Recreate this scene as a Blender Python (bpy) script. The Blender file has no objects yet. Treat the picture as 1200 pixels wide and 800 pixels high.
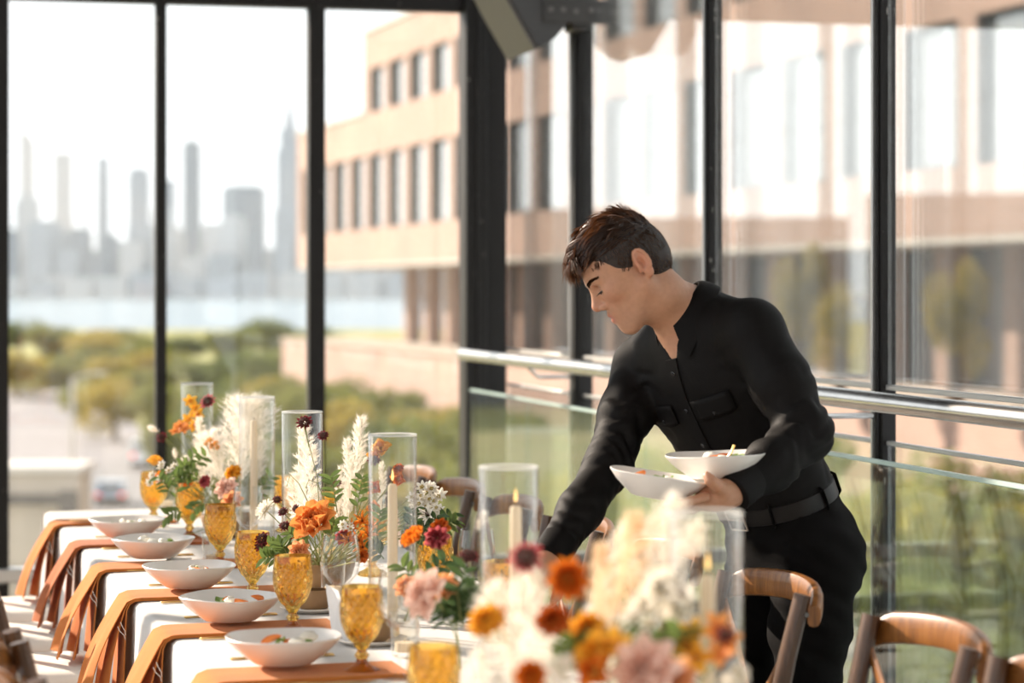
import bpy, math, random
import numpy as np
from mathutils import Vector, Matrix, Euler
R = math.radians
sc = bpy.context.scene
COL = sc.collection

# ------------------------------------------------------------------ camera, sky, sun, exposure
CAM_Z, FPX, HOR = 1.47, 2833.33, 340.0
cam_d = bpy.data.cameras.new('camera')
cam = bpy.data.objects.new('camera', cam_d)
COL.objects.link(cam)
cam.location = (0, 0, CAM_Z)
cam.rotation_euler = (R(90), 0, 0)
cam_d.lens = 85
cam_d.sensor_width = 36
cam_d.sensor_fit = 'HORIZONTAL'
cam_d.shift_y = -(400 - HOR) / 1200
cam_d.clip_start = 0.1
cam_d.clip_end = 30000
cam_d.dof.use_dof = True
cam_d.dof.focus_distance = 5.55
cam_d.dof.aperture_fstop = 2.8
sc.camera = cam

world = bpy.data.worlds.new('sky')
sc.world = world
world.use_nodes = True
bg = world.node_tree.nodes['Background']
bg.inputs['Color'].default_value = (0.93, 0.97, 1.0, 1)
bg.inputs['Strength'].default_value = 1.55

SUN_AZ, SUN_EL = R(52), R(26)          # left of straight ahead, above the horizon
SUN_DIR = Vector((-math.sin(SUN_AZ) * math.cos(SUN_EL), math.cos(SUN_AZ) * math.cos(SUN_EL), math.sin(SUN_EL)))
sd = bpy.data.lights.new('sun', 'SUN')
sun = bpy.data.objects.new('sun', sd)
COL.objects.link(sun)
sd.energy = 10.5
sd.color = (1.0, 0.85, 0.70)
sd.angle = R(0.6)
sun.rotation_euler = SUN_DIR.to_track_quat('Z', 'Y').to_euler()

sc.view_settings.view_transform = 'Standard'
sc.view_settings.look = 'None'
sc.view_settings.exposure = 0.0
sc.view_settings.gamma = 1.0
sc.view_settings.use_curve_mapping = False
sc.cycles.max_bounces = 14
sc.cycles.transparent_max_bounces = 40
sc.cycles.transmission_bounces = 10
sc.cycles.volume_bounces = 2
sc.cycles.sample_clamp_indirect = 6
sc.cycles.use_denoising = True

# ------------------------------------------------------------------ frames of reference
def P(px, py, Y):                       # world point of the photo's pixel at depth Y
    return Vector(((px - 600) / FPX * Y, Y, CAM_Z - (py - HOR) / FPX * Y))
def at(px, py, z):                      # world point of the photo's pixel on the level z
    return P(px, py, (CAM_Z - z) * FPX / (py - HOR))
TA = math.atan(0.285)                   # table direction, turned left of straight ahead
TC, TS = math.cos(TA), math.sin(TA)
def tab(u, v, z=0.0):                   # table frame (across, along) to world
    return Vector((u * TC - v * TS, u * TS + v * TC, z))
RA = math.atan(0.25)                    # room direction
RC, RS = math.cos(RA), math.sin(RA)
BA = math.atan(0.30)                    # brick building direction

# ------------------------------------------------------------------ mesh builder
class MB:
    def __init__(s):
        s.v, s.f, s.m = [], [], []
    def add(s, vs, fs, mi=0):
        o = len(s.v)
        s.v.extend([tuple(x) for x in vs])
        s.f.extend([tuple(i + o for i in f) for f in fs])
        s.m.extend([mi] * len(fs))
        return s
    def merge(s, other, M=None, mi=None):
        vs = other.v if M is None else [tuple(M @ Vector(x)) for x in other.v]
        o = len(s.v)
        s.v.extend(vs)
        s.f.extend([tuple(i + o for i in f) for f in other.f])
        s.m.extend(other.m if mi is None else [mi] * len(other.f))
        return s
    def box(s, lo, hi, M=None, mi=0):
        x0, y0, z0 = lo
        x1, y1, z1 = hi
        vs = [(x0, y0, z0), (x1, y0, z0), (x1, y1, z0), (x0, y1, z0), (x0, y0, z1), (x1, y0, z1), (x1, y1, z1), (x0, y1, z1)]
        if M is not None:
            vs = [M @ Vector(x) for x in vs]
        return s.add(vs, [(0, 3, 2, 1), (4, 5, 6, 7), (0, 1, 5, 4), (1, 2, 6, 5), (2, 3, 7, 6), (3, 0, 4, 7)], mi)
    def bbox(s, lo, hi, b, M=None, mi=0):   # box with chamfered edges
        lo, hi = Vector(lo), Vector(hi)
        c = (lo + hi) / 2
        h = (hi - lo) / 2
        b = min(b, h.x * .9, h.y * .9, h.z * .9)
        vs, idx = [], {}
        for sx in (-1, 1):
            for sy in (-1, 1):
                for sz in (-1, 1):
                    for a in range(3):
                        p = [sx * (h.x - b), sy * (h.y - b), sz * (h.z - b)]
                        p[a] = (sx, sy, sz)[a] * h[a]
                        idx[(sx, sy, sz, a)] = len(vs)
                        vs.append(c + Vector(p))
        fs = []
        for a in range(3):
            o1, o2 = [(1, 2), (2, 0), (0, 1)][a]
            for sg in (-1, 1):
                q = []
                for (e1, e2) in ((-1, -1), (1, -1), (1, 1), (-1, 1)):
                    k = [0, 0, 0]
                    k[a], k[o1], k[o2] = sg, e1, e2
                    q.append(idx[(k[0], k[1], k[2], a)])
                fs.append(q if sg > 0 else q[::-1])
            for e1 in (-1, 1):
                for e2 in (-1, 1):
                    k0, k1 = [0, 0, 0], [0, 0, 0]
                    k0[a], k0[o1], k0[o2] = -1, e1, e2
                    k1[a], k1[o1], k1[o2] = 1, e1, e2
                    q = [idx[(*k0, o1)], idx[(*k1, o1)], idx[(*k1, o2)], idx[(*k0, o2)]]
                    fs.append(q if e1 * e2 < 0 else q[::-1])
        for sx in (-1, 1):
            for sy in (-1, 1):
                for sz in (-1, 1):
                    q = [idx[(sx, sy, sz, a)] for a in range(3)]
                    fs.append(q if sx * sy * sz > 0 else q[::-1])
        if M is not None:
            vs = [M @ x for x in vs]
        return s.add(vs, fs, mi)
    def loft(s, rings, close=True, caps=True, mi=0):
        n = len(rings[0])
        vs = [p for r in rings for p in r]
        fs = []
        m = n if close else n - 1
        for i in range(len(rings) - 1):
            for j in range(m):
                k = (j + 1) % n
                fs.append((i * n + j, i * n + k, (i + 1) * n + k, (i + 1) * n + j))
        if caps and close:
            fs.append(tuple(range(n))[::-1])
            fs.append(tuple((len(rings) - 1) * n + j for j in range(n)))
        return s.add(vs, fs, mi)
    def tube(s, pts, r, n=8, caps=True, flat=1.0, up=None, mi=0):
        pts = [Vector(p) for p in pts]
        rr = r if hasattr(r, '__len__') else [r] * len(pts)
        rings = []
        u = None
        for i, p in enumerate(pts):
            t = (pts[min(i + 1, len(pts) - 1)] - pts[max(i - 1, 0)])
            if t.length < 1e-9:
                t = Vector((0, 0, 1))
            t.normalize()
            if u is None:
                ref = Vector(up) if up is not None else (Vector((0, 0, 1)) if abs(t.z) < .9 else Vector((1, 0, 0)))
                u = (ref - t * ref.dot(t)).normalized()
            else:
                u = (u - t * u.dot(t)).normalized()
            w = t.cross(u)
            rings.append([p + (u * math.cos(2 * math.pi * j / n) + w * math.sin(2 * math.pi * j / n) * flat) * rr[i] for j in range(n)])
        return s.loft(rings, True, caps, mi)
    def lathe(s, prof, n=24, mi=0, c=(0, 0, 0)):
        rings = [[(c[0] + max(r, 1e-5) * math.cos(2 * math.pi * j / n), c[1] + max(r, 1e-5) * math.sin(2 * math.pi * j / n), c[2] + z) for j in range(n)] for r, z in prof]
        return s.loft(rings, True, False, mi)
    def sphere(s, c, r, n=10, m=7, mi=0):
        r = Vector(r) if hasattr(r, '__len__') else Vector((r, r, r))
        rings = []
        for i in range(m + 1):
            a = -math.pi / 2 + math.pi * i / m
            q = max(math.cos(a), 1e-4)
            rings.append([(c[0] + r.x * q * math.cos(2 * math.pi * j / n), c[1] + r.y * q * math.sin(2 * math.pi * j / n), c[2] + r.z * math.sin(a)) for j in range(n)])
        return s.loft(rings, True, False, mi)
    def prism(s, poly, d, mi=0):        # poly: list of 3D points, d: extrusion vector
        a = [Vector(p) for p in poly]
        d = Vector(d)
        return s.loft([a, [p + d for p in a]], True, True, mi)
    def mesh(s, name, mats, smooth=True):
        me = bpy.data.meshes.new(name)
        me.from_pydata(s.v, [], s.f)
        for m in (mats if isinstance(mats, (list, tuple)) else [mats]):
            me.materials.append(m)
        if len(set(s.m)) > 1:
            me.polygons.foreach_set('material_index', s.m)
        if smooth:
            me.polygons.foreach_set('use_smooth', [True] * len(me.polygons))
            try:
                me.set_sharp_from_angle(angle=R(42))
            except Exception:
                pass
        me.update()
        return me

def link(name, data, parent=None, loc=None, M=None):
    o = bpy.data.objects.new(name, data)
    COL.objects.link(o)
    if parent is not None:
        o.parent = parent
    if M is not None:
        o.matrix_local = M
    elif loc is not None:
        o.location = loc
    return o
def obj(name, mb, mat, parent=None, loc=None, M=None, smooth=True, bevel=0):
    o = link(name, mb.mesh(name, mat, smooth), parent, loc, M)
    if bevel:
        b = o.modifiers.new('bevel', 'BEVEL')
        b.width = bevel
        b.segments = 2
        b.limit_method = 'ANGLE'
    return o
def thing(name, label, cat, loc=(0, 0, 0), rotz=0, group=None):
    o = link(name, None, None, loc)
    o.rotation_euler = (0, 0, rotz)
    return tag(o, label, cat, group)
def tag(o, label, cat, group=None):
    o['label'] = label
    o['category'] = cat
    if group:
        o['group'] = group
    return o
def struct(o):
    o['kind'] = 'structure'
    return o
def stuff(o):
    o['kind'] = 'stuff'
    return o
def dup(root, loc=None, rotz=None, label=None, group=None):
    r = root.copy()
    COL.objects.link(r)
    if loc is not None:
        r.location = loc
    if rotz is not None:
        r.rotation_euler = (0, 0, rotz)
    if label:
        r['label'] = label
    if group:
        r['group'] = group
    for ch in list(root.children):
        c = ch.copy()
        COL.objects.link(c)
        c.parent = r
        for g in list(ch.children):
            d = g.copy()
            COL.objects.link(d)
            d.parent = c
    return r
def TR(loc, rot=(0, 0, 0), s=1.0):
    sv = (s, s, s) if not hasattr(s, '__len__') else s
    return Matrix.LocRotScale(Vector(loc), Euler(rot), Vector(sv))
def axis_M(loc, axis, s=1.0, spin=0.0):
    q = Vector(axis).normalized().to_track_quat('Z', 'Y')
    return Matrix.Translation(loc) @ q.to_matrix().to_4x4() @ Matrix.Rotation(spin, 4, 'Z') @ Matrix.Diagonal((s, s, s, 1))

# ------------------------------------------------------------------ materials
def new_mat(name):
    m = bpy.data.materials.new(name)
    m.use_nodes = True
    nt = m.node_tree
    for n in list(nt.nodes):
        nt.nodes.remove(n)
    out = nt.nodes.new('ShaderNodeOutputMaterial')
    return m, nt, out
def c4(c):
    return (c[0], c[1], c[2], 1)
def coords(nt, scale=1.0, kind='Object', sv=None):
    tc = nt.nodes.new('ShaderNodeTexCoord')
    mp = nt.nodes.new('ShaderNodeMapping')
    mp.inputs['Scale'].default_value = sv or (scale, scale, scale)
    nt.links.new(tc.outputs[kind], mp.inputs['Vector'])
    return mp.outputs['Vector']
def noise(nt, vec, scale, detail=3, rough=.5):
    n = nt.nodes.new('ShaderNodeTexNoise')
    n.inputs['Scale'].default_value = scale
    n.inputs['Detail'].default_value = detail
    n.inputs['Roughness'].default_value = rough
    nt.links.new(vec, n.inputs['Vector'])
    return n.outputs['Fac']
def ramp(nt, fac, stops):
    r = nt.nodes.new('ShaderNodeValToRGB')
    e = r.color_ramp.elements
    e[0].position, e[0].color = stops[0][0], c4(stops[0][1])
    e[1].position, e[1].color = stops[-1][0], c4(stops[-1][1])
    for p, c in stops[1:-1]:
        k = e.new(p)
        k.color = c4(c)
    nt.links.new(fac, r.inputs['Fac'])
    return r.outputs['Color']
def pmat(name, col, col2=None, rough=.5, metal=0.0, nscale=8, bump=0.0, bscale=60, sv=None, translucent=0.0, tcol=None, spec=.5, sheen=0.0, sss=0.0, coat=0.0):
    m, nt, out = new_mat(name)
    b = nt.nodes.new('ShaderNodeBsdfPrincipled')
    vec = coords(nt, 1, 'Object', sv)
    col2 = col2 or tuple(c * .85 for c in col)
    cc = ramp(nt, noise(nt, vec, nscale), [(.3, col), (.7, col2)])
    nt.links.new(cc, b.inputs['Base Color'])
    b.inputs['Roughness'].default_value = rough
    b.inputs['Metallic'].default_value = metal
    b.inputs['Specular IOR Level'].default_value = spec
    b.inputs['Sheen Weight'].default_value = sheen
    b.inputs['Coat Weight'].default_value = coat
    if sss:
        b.inputs['Subsurface Weight'].default_value = sss
        b.inputs['Subsurface Radius'].default_value = (.010, .004, .002)
        b.inputs['Subsurface Scale'].default_value = 1.0
    if bump:
        bp = nt.nodes.new('ShaderNodeBump')
        bp.inputs['Strength'].default_value = bump
        bp.inputs['Distance'].default_value = .002
        nt.links.new(noise(nt, vec, bscale, 4), bp.inputs['Height'])
        nt.links.new(bp.outputs['Normal'], b.inputs['Normal'])
    if translucent:
        t = nt.nodes.new('ShaderNodeBsdfTranslucent')
        if tcol:
            t.inputs['Color'].default_value = c4(tcol)
        else:
            nt.links.new(cc, t.inputs['Color'])
        mx = nt.nodes.new('ShaderNodeMixShader')
        mx.inputs['Fac'].default_value = translucent
        nt.links.new(b.outputs[0], mx.inputs[1])
        nt.links.new(t.outputs[0], mx.inputs[2])
        nt.links.new(mx.outputs[0], out.inputs['Surface'])
    else:
        nt.links.new(b.outputs[0], out.inputs['Surface'])
    return m
def thin_glass(name, tint=(1, 1, 1), r0=.04, dust=0.0, dustscale=30, gain=1.0, rough=0.0, power=5):
    """thin clear sheet: lets light straight through, mirrors by Schlick's law; dust scatters a little"""
    m, nt, out = new_mat(name)
    tr = nt.nodes.new('ShaderNodeBsdfTransparent')
    tr.inputs['Color'].default_value = c4(tint)
    gl = nt.nodes.new('ShaderNodeBsdfGlossy')
    gl.inputs['Roughness'].default_value = rough
    gl.inputs['Color'].default_value = (1, 1, 1, 1)
    lw = nt.nodes.new('ShaderNodeLayerWeight')
    lw.inputs['Blend'].default_value = .5
    pw = nt.nodes.new('ShaderNodeMath')
    pw.operation = 'POWER'
    pw.inputs[1].default_value = power
    nt.links.new(lw.outputs['Facing'], pw.inputs[0])
    ma = nt.nodes.new('ShaderNodeMath')
    ma.operation = 'MULTIPLY_ADD'
    ma.use_clamp = True
    ma.inputs[1].default_value = (1 - r0) * gain
    ma.inputs[2].default_value = r0
    nt.links.new(pw.outputs[0], ma.inputs[0])
    mx = nt.nodes.new('ShaderNodeMixShader')
    nt.links.new(ma.outputs[0], mx.inputs['Fac'])
    nt.links.new(tr.outputs[0], mx.inputs[1])
    nt.links.new(gl.outputs[0], mx.inputs[2])
    last = mx
    if dust:
        vec = coords(nt)
        df = nt.nodes.new('ShaderNodeBsdfTranslucent')
        df.inputs['Color'].default_value = (.95, .93, .9, 1)
        sp = ramp(nt, noise(nt, vec, dustscale * 12, 2), [(.66, (0, 0, 0)), (.74, (1, 1, 1))])
        cl = ramp(nt, noise(nt, vec, dustscale * .05, 4, .6), [(.3, (.5, .5, .5)), (.75, (1.3, 1.3, 1.3))])
        d1 = nt.nodes.new('ShaderNodeMath')
        d1.operation = 'MULTIPLY_ADD'
        d1.inputs[1].default_value = dust * 2.0
        d1.inputs[2].default_value = dust
        nt.links.new(sp, d1.inputs[0])
        d2 = nt.nodes.new('ShaderNodeMath')
        d2.operation = 'MULTIPLY'
        nt.links.new(d1.outputs[0], d2.inputs[0])
        nt.links.new(cl, d2.inputs[1])
        m2 = nt.nodes.new('ShaderNodeMixShader')
        nt.links.new(d2.outputs[0], m2.inputs['Fac'])
        nt.links.new(mx.outputs[0], m2.inputs[1])
        nt.links.new(df.outputs[0], m2.inputs[2])
        last = m2
    nt.links.new(last.outputs[0], out.inputs['Surface'])
    return m
def amber_glass():
    m, nt, out = new_mat('amber_pressed_glass')
    b = nt.nodes.new('ShaderNodeBsdfPrincipled')
    b.inputs['Base Color'].default_value = (.99, .70, .20, 1)
    b.inputs['Transmission Weight'].default_value = 1
    b.inputs['Roughness'].default_value = .03
    b.inputs['IOR'].default_value = 1.5
    tr = nt.nodes.new('ShaderNodeBsdfTransparent')
    tr.inputs['Color'].default_value = (1.0, .70, .22, 1)
    mx = nt.nodes.new('ShaderNodeMixShader')
    mx.inputs['Fac'].default_value = .92
    nt.links.new(tr.outputs[0], mx.inputs[1])
    nt.links.new(b.outputs[0], mx.inputs[2])
    nt.links.new(mx.outputs[0], out.inputs['Surface'])
    return m
def brick_mat(name, c1, c2, mortar, sc_=1.0):
    m, nt, out = new_mat(name)
    b = nt.nodes.new('ShaderNodeBsdfPrincipled')
    b.inputs['Roughness'].default_value = .85
    tc = nt.nodes.new('ShaderNodeTexCoord')
    sep = nt.nodes.new('ShaderNodeSeparateXYZ')
    nt.links.new(tc.outputs['Object'], sep.inputs[0])
    add = nt.nodes.new('ShaderNodeMath')
    add.operation = 'ADD'
    nt.links.new(sep.outputs['X'], add.inputs[0])
    nt.links.new(sep.outputs['Y'], add.inputs[1])
    cb = nt.nodes.new('ShaderNodeCombineXYZ')
    nt.links.new(add.outputs[0], cb.inputs['X'])
    nt.links.new(sep.outputs['Z'], cb.inputs['Y'])
    br = nt.nodes.new('ShaderNodeTexBrick')
    br.inputs['Color1'].default_value = c4(c1)
    br.inputs['Color2'].default_value = c4(c2)
    br.inputs['Mortar'].default_value = c4(mortar)
    br.inputs['Scale'].default_value = 1
    br.inputs['Brick Width'].default_value = .23 * sc_
    br.inputs['Row Height'].default_value = .075 * sc_
    br.inputs['Mortar Size'].default_value = .009 * sc_
    nt.links.new(cb.outputs[0], br.inputs['Vector'])
    mixn = nt.nodes.new('ShaderNodeMix')
    mixn.data_type = 'RGBA'
    mixn.blend_type = 'MULTIPLY'
    mixn.inputs[0].default_value = 1
    nt.links.new(br.outputs['Color'], mixn.inputs[6])
    nt.links.new(ramp(nt, noise(nt, tc.outputs['Object'], .35, 5), [(.3, (.85, .85, .85)), (.7, (1.1, 1.08, 1.05))]), mixn.inputs[7])
    nt.links.new(mixn.outputs[2], b.inputs['Base Color'])
    bp = nt.nodes.new('ShaderNodeBump')
    bp.inputs['Strength'].default_value = .4
    bp.inputs['Distance'].default_value = .01
    nt.links.new(br.outputs['Fac'], bp.inputs['Height'])
    bp.invert = True
    nt.links.new(bp.outputs['Normal'], b.inputs['Normal'])
    nt.links.new(b.outputs[0], out.inputs['Surface'])
    return m
def wood_mat(name, c1, c2, c3, rough=.3, sv=(30, 30, 3), coat=.10):
    m, nt, out = new_mat(name)
    b = nt.nodes.new('ShaderNodeBsdfPrincipled')
    vec = coords(nt, 1, 'Object', sv)
    w = noise(nt, vec, 2.2, 6, .65)
    nt.links.new(ramp(nt, w, [(.28, c1), (.5, c2), (.72, c3)]), b.inputs['Base Color'])
    b.inputs['Roughness'].default_value = rough
    b.inputs['Coat Weight'].default_value = coat
    b.inputs['Coat Roughness'].default_value = .18
    bp = nt.nodes.new('ShaderNodeBump')
    bp.inputs['Strength'].default_value = .12
    bp.inputs['Distance'].default_value = .001
    nt.links.new(w, bp.inputs['Height'])
    nt.links.new(bp.outputs['Normal'], b.inputs['Normal'])
    nt.links.new(b.outputs[0], out.inputs['Surface'])
    return m
def emit_mat(name, col, s):
    m, nt, out = new_mat(name)
    e = nt.nodes.new('ShaderNodeEmission')
    e.inputs['Color'].default_value = c4(col)
    e.inputs['Strength'].default_value = s
    nt.links.new(e.outputs[0], out.inputs['Surface'])
    return m
def woven(name, col, col2, rough=.9, scale=260, bump=.25, translucent=0.0, stripes=0.0):
    m, nt, out = new_mat(name)
    b = nt.nodes.new('ShaderNodeBsdfPrincipled')
    vec = coords(nt)
    nt.links.new(ramp(nt, noise(nt, vec, 9, 5, .6), [(.3, col), (.7, col2)]), b.inputs['Base Color'])
    b.inputs['Roughness'].default_value = rough
    b.inputs['Sheen Weight'].default_value = .15
    b.inputs['Specular IOR Level'].default_value = .2
    wv = nt.nodes.new('ShaderNodeTexWave')
    wv.inputs['Scale'].default_value = scale
    wv.inputs['Distortion'].default_value = 2
    nt.links.new(vec, wv.inputs['Vector'])
    bp = nt.nodes.new('ShaderNodeBump')
    bp.inputs['Strength'].default_value = bump
    bp.inputs['Distance'].default_value = .0008
    nt.links.new(wv.outputs['Fac'], bp.inputs['Height'])
    nt.links.new(bp.outputs['Normal'], b.inputs['Normal'])
    sh = b
    if translucent:
        t = nt.nodes.new('ShaderNodeBsdfTranslucent')
        t.inputs['Color'].default_value = c4(col)
        sh = nt.nodes.new('ShaderNodeMixShader')
        sh.inputs['Fac'].default_value = translucent
        nt.links.new(b.outputs[0], sh.inputs[1])
        nt.links.new(t.outputs[0], sh.inputs[2])
    nt.links.new(sh.outputs[0], out.inputs['Surface'])
    return m

M = {}
def chipped_metal():
    m, nt, out = new_mat('black_painted_steel')
    b = nt.nodes.new('ShaderNodeBsdfPrincipled')
    vec = coords(nt, 1, 'Object', (1, 1, .35))
    chips = ramp(nt, noise(nt, vec, 70, 3, .6), [(.70, (.016, .0145, .0135)), (.73, (.30, .28, .25))])
    nt.links.new(chips, b.inputs['Base Color'])
    b.inputs['Roughness'].default_value = .5
    b.inputs['Specular IOR Level'].default_value = .22
    nt.links.new(b.outputs[0], out.inputs['Surface'])
    return m
M['black'] = chipped_metal()
M['dark'] = pmat('dark_bronze_metal', (.035, .032, .03), (.05, .046, .042), .45)
M['steel'] = pmat('brushed_steel', (.62, .61, .60), (.55, .54, .53), .24, 1.0, 6, .05, 300)
M['alu'] = pmat('pale_aluminium', (.62, .61, .59), (.55, .54, .52), .4, .6)
M['pane'] = thin_glass('window_glass', (.985, .99, .985), .035, .012, 30, 1.0)
M['pane2'] = thin_glass('coated_window_glass', (.985, .99, .985), .11, .010, 30, 1.0)
M['balu'] = thin_glass('balustrade_glass', (.89, .935, .91), .04, .006, 22, .8)
M['gedge'] = pmat('green_glass_edge', (.75, .86, .82), (.68, .80, .76), .15, 0, 8, translucent=.4)
M['clear'] = thin_glass('clear_table_glass', (.975, .975, .968), .025, 0, 30, 1.0, .03, 3.0)
M['rim'] = pmat('glass_rim_highlight', (.88, .88, .86), (.84, .84, .82), .1, 0, 20, translucent=.5)  # near-white rim colour carries the highlight of the glass edge
M['amber'] = amber_glass()
M['cloth'] = woven('white_table_linen', (.75, .725, .695), (.71, .685, .655), .9, 320, .15, .12)
M['rust'] = woven('terracotta_linen', (.72, .25, .055), (.60, .19, .04), .9, 420, .35, .14)
M['rust2'] = woven('dark_terracotta_linen', (.50, .145, .045), (.42, .12, .035), .9, 420, .35, .08)
M['thread'] = pmat('cream_thread', (.85, .80, .72), None, .9)
M['china'] = pmat('ivory_stoneware', (.80, .765, .72), (.77, .735, .69), .32, 0, 12, .05, 40, coat=.3)
M['gold'] = pmat('brushed_gold', (.80, .53, .20), (.70, .45, .16), .28, 1.0, 20)
M['paper'] = pmat('white_card', (.88, .87, .86), (.84, .83, .82), .8, 0, 10, translucent=.15)
M['wood'] = wood_mat('walnut_stained_wood', (.10, .036, .008), (.21, .078, .017), (.36, .145, .033), .34)
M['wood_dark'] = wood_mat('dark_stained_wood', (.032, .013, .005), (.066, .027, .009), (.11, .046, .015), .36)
M['cushion'] = woven('ivory_cushion_cloth', (.80, .745, .68), (.76, .70, .64), .8, 300, .15)
M['wax'] = pmat('ivory_wax', (.88, .76, .58), (.84, .72, .54), .45, 0, 8, translucent=.25, sss=0)
M['wick'] = pmat('burnt_wick', (.03, .025, .02), None, .9)
M['flame'] = emit_mat('candle_flame', (1.0, .62, .22), 2.4)
M['floor'] = wood_mat('oak_floor_boards', (.18, .125, .08), (.24, .17, .11), (.30, .22, .15), .4, (1.2, 14, 14), .2)
M['plaster'] = pmat('taupe_plaster', (.30, .26, .22), (.26, .23, .20), .9, 0, 3)
M['brick'] = brick_mat('orange_brick', (.385, .235, .18), (.44, .275, .215), (.47, .39, .34))
M['stone'] = pmat('buff_concrete', (.50, .43, .35), (.43, .37, .31), .9, 0, 1.2, .3, 20)
M['lstone'] = pmat('pale_concrete', (.62, .58, .53), (.56, .52, .48), .9, 0, 1)
M['asphalt'] = pmat('asphalt', (.16, .155, .16), (.20, .19, .19), .9, 0, .6)
M['pavement'] = pmat('pale_pavement', (.25, .23, .235), (.20, .185, .19), .9, 0, .8)
M['grass'] = pmat('dry_grass', (.22, .24, .06), (.32, .28, .10), .95, 0, .08)
def shiny_pane():
    m, nt, out = new_mat('reflective_office_glass')
    b = nt.nodes.new('ShaderNodeBsdfPrincipled')
    vec = coords(nt)
    nt.links.new(ramp(nt, noise(nt, vec, .4), [(.3, (.40, .42, .43)), (.7, (.50, .52, .53))]), b.inputs['Base Color'])
    b.inputs['Metallic'].default_value = .55
    b.inputs['Roughness'].default_value = .06
    b.inputs['Coat Weight'].default_value = 1
    nt.links.new(b.outputs[0], out.inputs['Surface'])
    return m
M['opane'] = shiny_pane()
M['dpane'] = pmat('dark_shop_glass', (.10, .11, .12), (.16, .17, .18), .12, .2, .5)  # dark grey, slightly metallic glass
def water():
    m, nt, out = new_mat('river_water')
    b = nt.nodes.new('ShaderNodeBsdfPrincipled')
    b.inputs['Base Color'].default_value = (.10, .16, .20, 1)
    b.inputs['Roughness'].default_value = .25
    vec = coords(nt, 1, 'Object', (.02, .08, 1))
    bp = nt.nodes.new('ShaderNodeBump')
    bp.inputs['Strength'].default_value = .6
    bp.inputs['Distance'].default_value = .6
    nt.links.new(noise(nt, vec, 6, 4), bp.inputs['Height'])
    nt.links.new(bp.outputs['Normal'], b.inputs['Normal'])
    nt.links.new(b.outputs[0], out.inputs['Surface'])
    return m
M['water'] = water()
def tower_mat(name, c1, c2):
    m, nt, out = new_mat(name)
    b = nt.nodes.new('ShaderNodeBsdfPrincipled')
    b.inputs['Roughness'].default_value = .6
    vec = coords(nt, 1, 'Object', (.05, .05, .12))
    nt.links.new(ramp(nt, noise(nt, vec, 1.4, 3), [(.35, c1), (.65, c2)]), b.inputs['Base Color'])
    nt.links.new(b.outputs[0], out.inputs['Surface'])
    return m
M['tower'] = tower_mat('far_grey_tower', (.19, .205, .23), (.26, .28, .31))
M['tower2'] = tower_mat('far_buff_tower', (.34, .335, .33), (.42, .41, .40))
M['tower3'] = tower_mat('far_dark_tower', (.09, .097, .11), (.13, .14, .155))
M['leaf_tree'] = pmat('tree_leaves', (.16, .19, .035), (.27, .26, .06), .7, 0, .5, translucent=.45)
M['leaf_tree2'] = pmat('olive_tree_leaves', (.10, .14, .035), (.18, .20, .05), .7, 0, .5, translucent=.35)
M['leaf_tree3'] = pmat('golden_tree_leaves', (.34, .28, .05), (.44, .34, .07), .7, 0, .5, translucent=.45)
M['bark'] = pmat('bark', (.16, .12, .085), (.11, .08, .06), .9, 0, 3)
M['leaf'] = pmat('flower_leaf', (.13, .20, .05), (.20, .27, .08), .55, 0, 12, translucent=.4)
M['leaf2'] = pmat('dark_flower_leaf', (.05, .10, .03), (.09, .15, .045), .5, 0, 12, translucent=.3)
M['stem'] = pmat('green_stem', (.22, .27, .09), (.30, .30, .12), .6)
M['pampas'] = pmat('bleached_pampas', (.95, .90, .82), (.97, .93, .86), .9, 0, 20, translucent=.45)
M['pampas2'] = pmat('tan_pampas', (.88, .68, .46), (.92, .76, .56), .9, 0, 20, translucent=.45)
for k, c, d in (('orange', (.85, .30, .03), (.78, .22, .02)), ('deep', (.62, .13, .02), (.75, .22, .03)), ('yellow', (.90, .52, .06), (.85, .42, .04)),
                ('peach', (.92, .55, .30), (.88, .45, .20)), ('blush', (.95, .74, .64), (.93, .66, .55)), ('white', (.92, .88, .80), (.88, .84, .75)),
                ('wine', (.16, .02, .03), (.25, .03, .04)), ('pink', (.62, .16, .17), (.55, .10, .12)), ('apricot', (.90, .42, .13), (.85, .33, .08))):
    M[k] = pmat('petal_' + k, c, d, .6, 0, 25, translucent=.35)
M['centre'] = pmat('flower_centre', (.48, .36, .06), (.36, .26, .04), .8, 0, 60)
M['centre_dark'] = pmat('dark_flower_centre', (.10, .03, .02), (.06, .02, .015), .8, 0, 60)
M['clay'] = pmat('brown_stoneware', (.34, .20, .09), (.26, .15, .07), .5, 0, 15)
M['speaker'] = pmat('charcoal_plastic', (.045, .043, .042), (.055, .052, .05), .5)
M['bolt'] = pmat('dull_bolt', (.16, .15, .14), None, .5, .6)
M['grille'] = pmat('grey_speaker_grille', (.11, .10, .092), (.13, .12, .11), .5, .3, 200)
M['shirt'] = pmat('black_cotton_shirt', (.0055, .0048, .0046), (.0075, .0065, .0062), .6, 0, 5, .3, 400, sheen=.0, spec=.10)
M['trouser'] = pmat('black_wool_trousers', (.0045, .004, .004), (.006, .0055, .0055), .8, 0, 5, .2, 500, sheen=.0, spec=.07)
M['leather'] = pmat('black_leather', (.008, .0065, .006), (.011, .009, .008), .42, 0, 30, .2, 200, spec=.25)
M['button'] = pmat('black_button', (.02, .02, .022), None, .25)
M['hair'] = pmat('dark_brown_hair', (.020, .0095, .005), (.035, .016, .008), .40, 0, 30, translucent=.30, tcol=(.72, .42, .21), spec=.5)
M['scalp'] = pmat('cropped_hair', (.016, .008, .0045), (.024, .012, .006), .6, 0, 200, .6, 900)
M['eyeball'] = pmat('eye_white', (.75, .70, .66), None, .15)
M['lash'] = pmat('dark_lash', (.03, .018, .012), None, .7)
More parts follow.
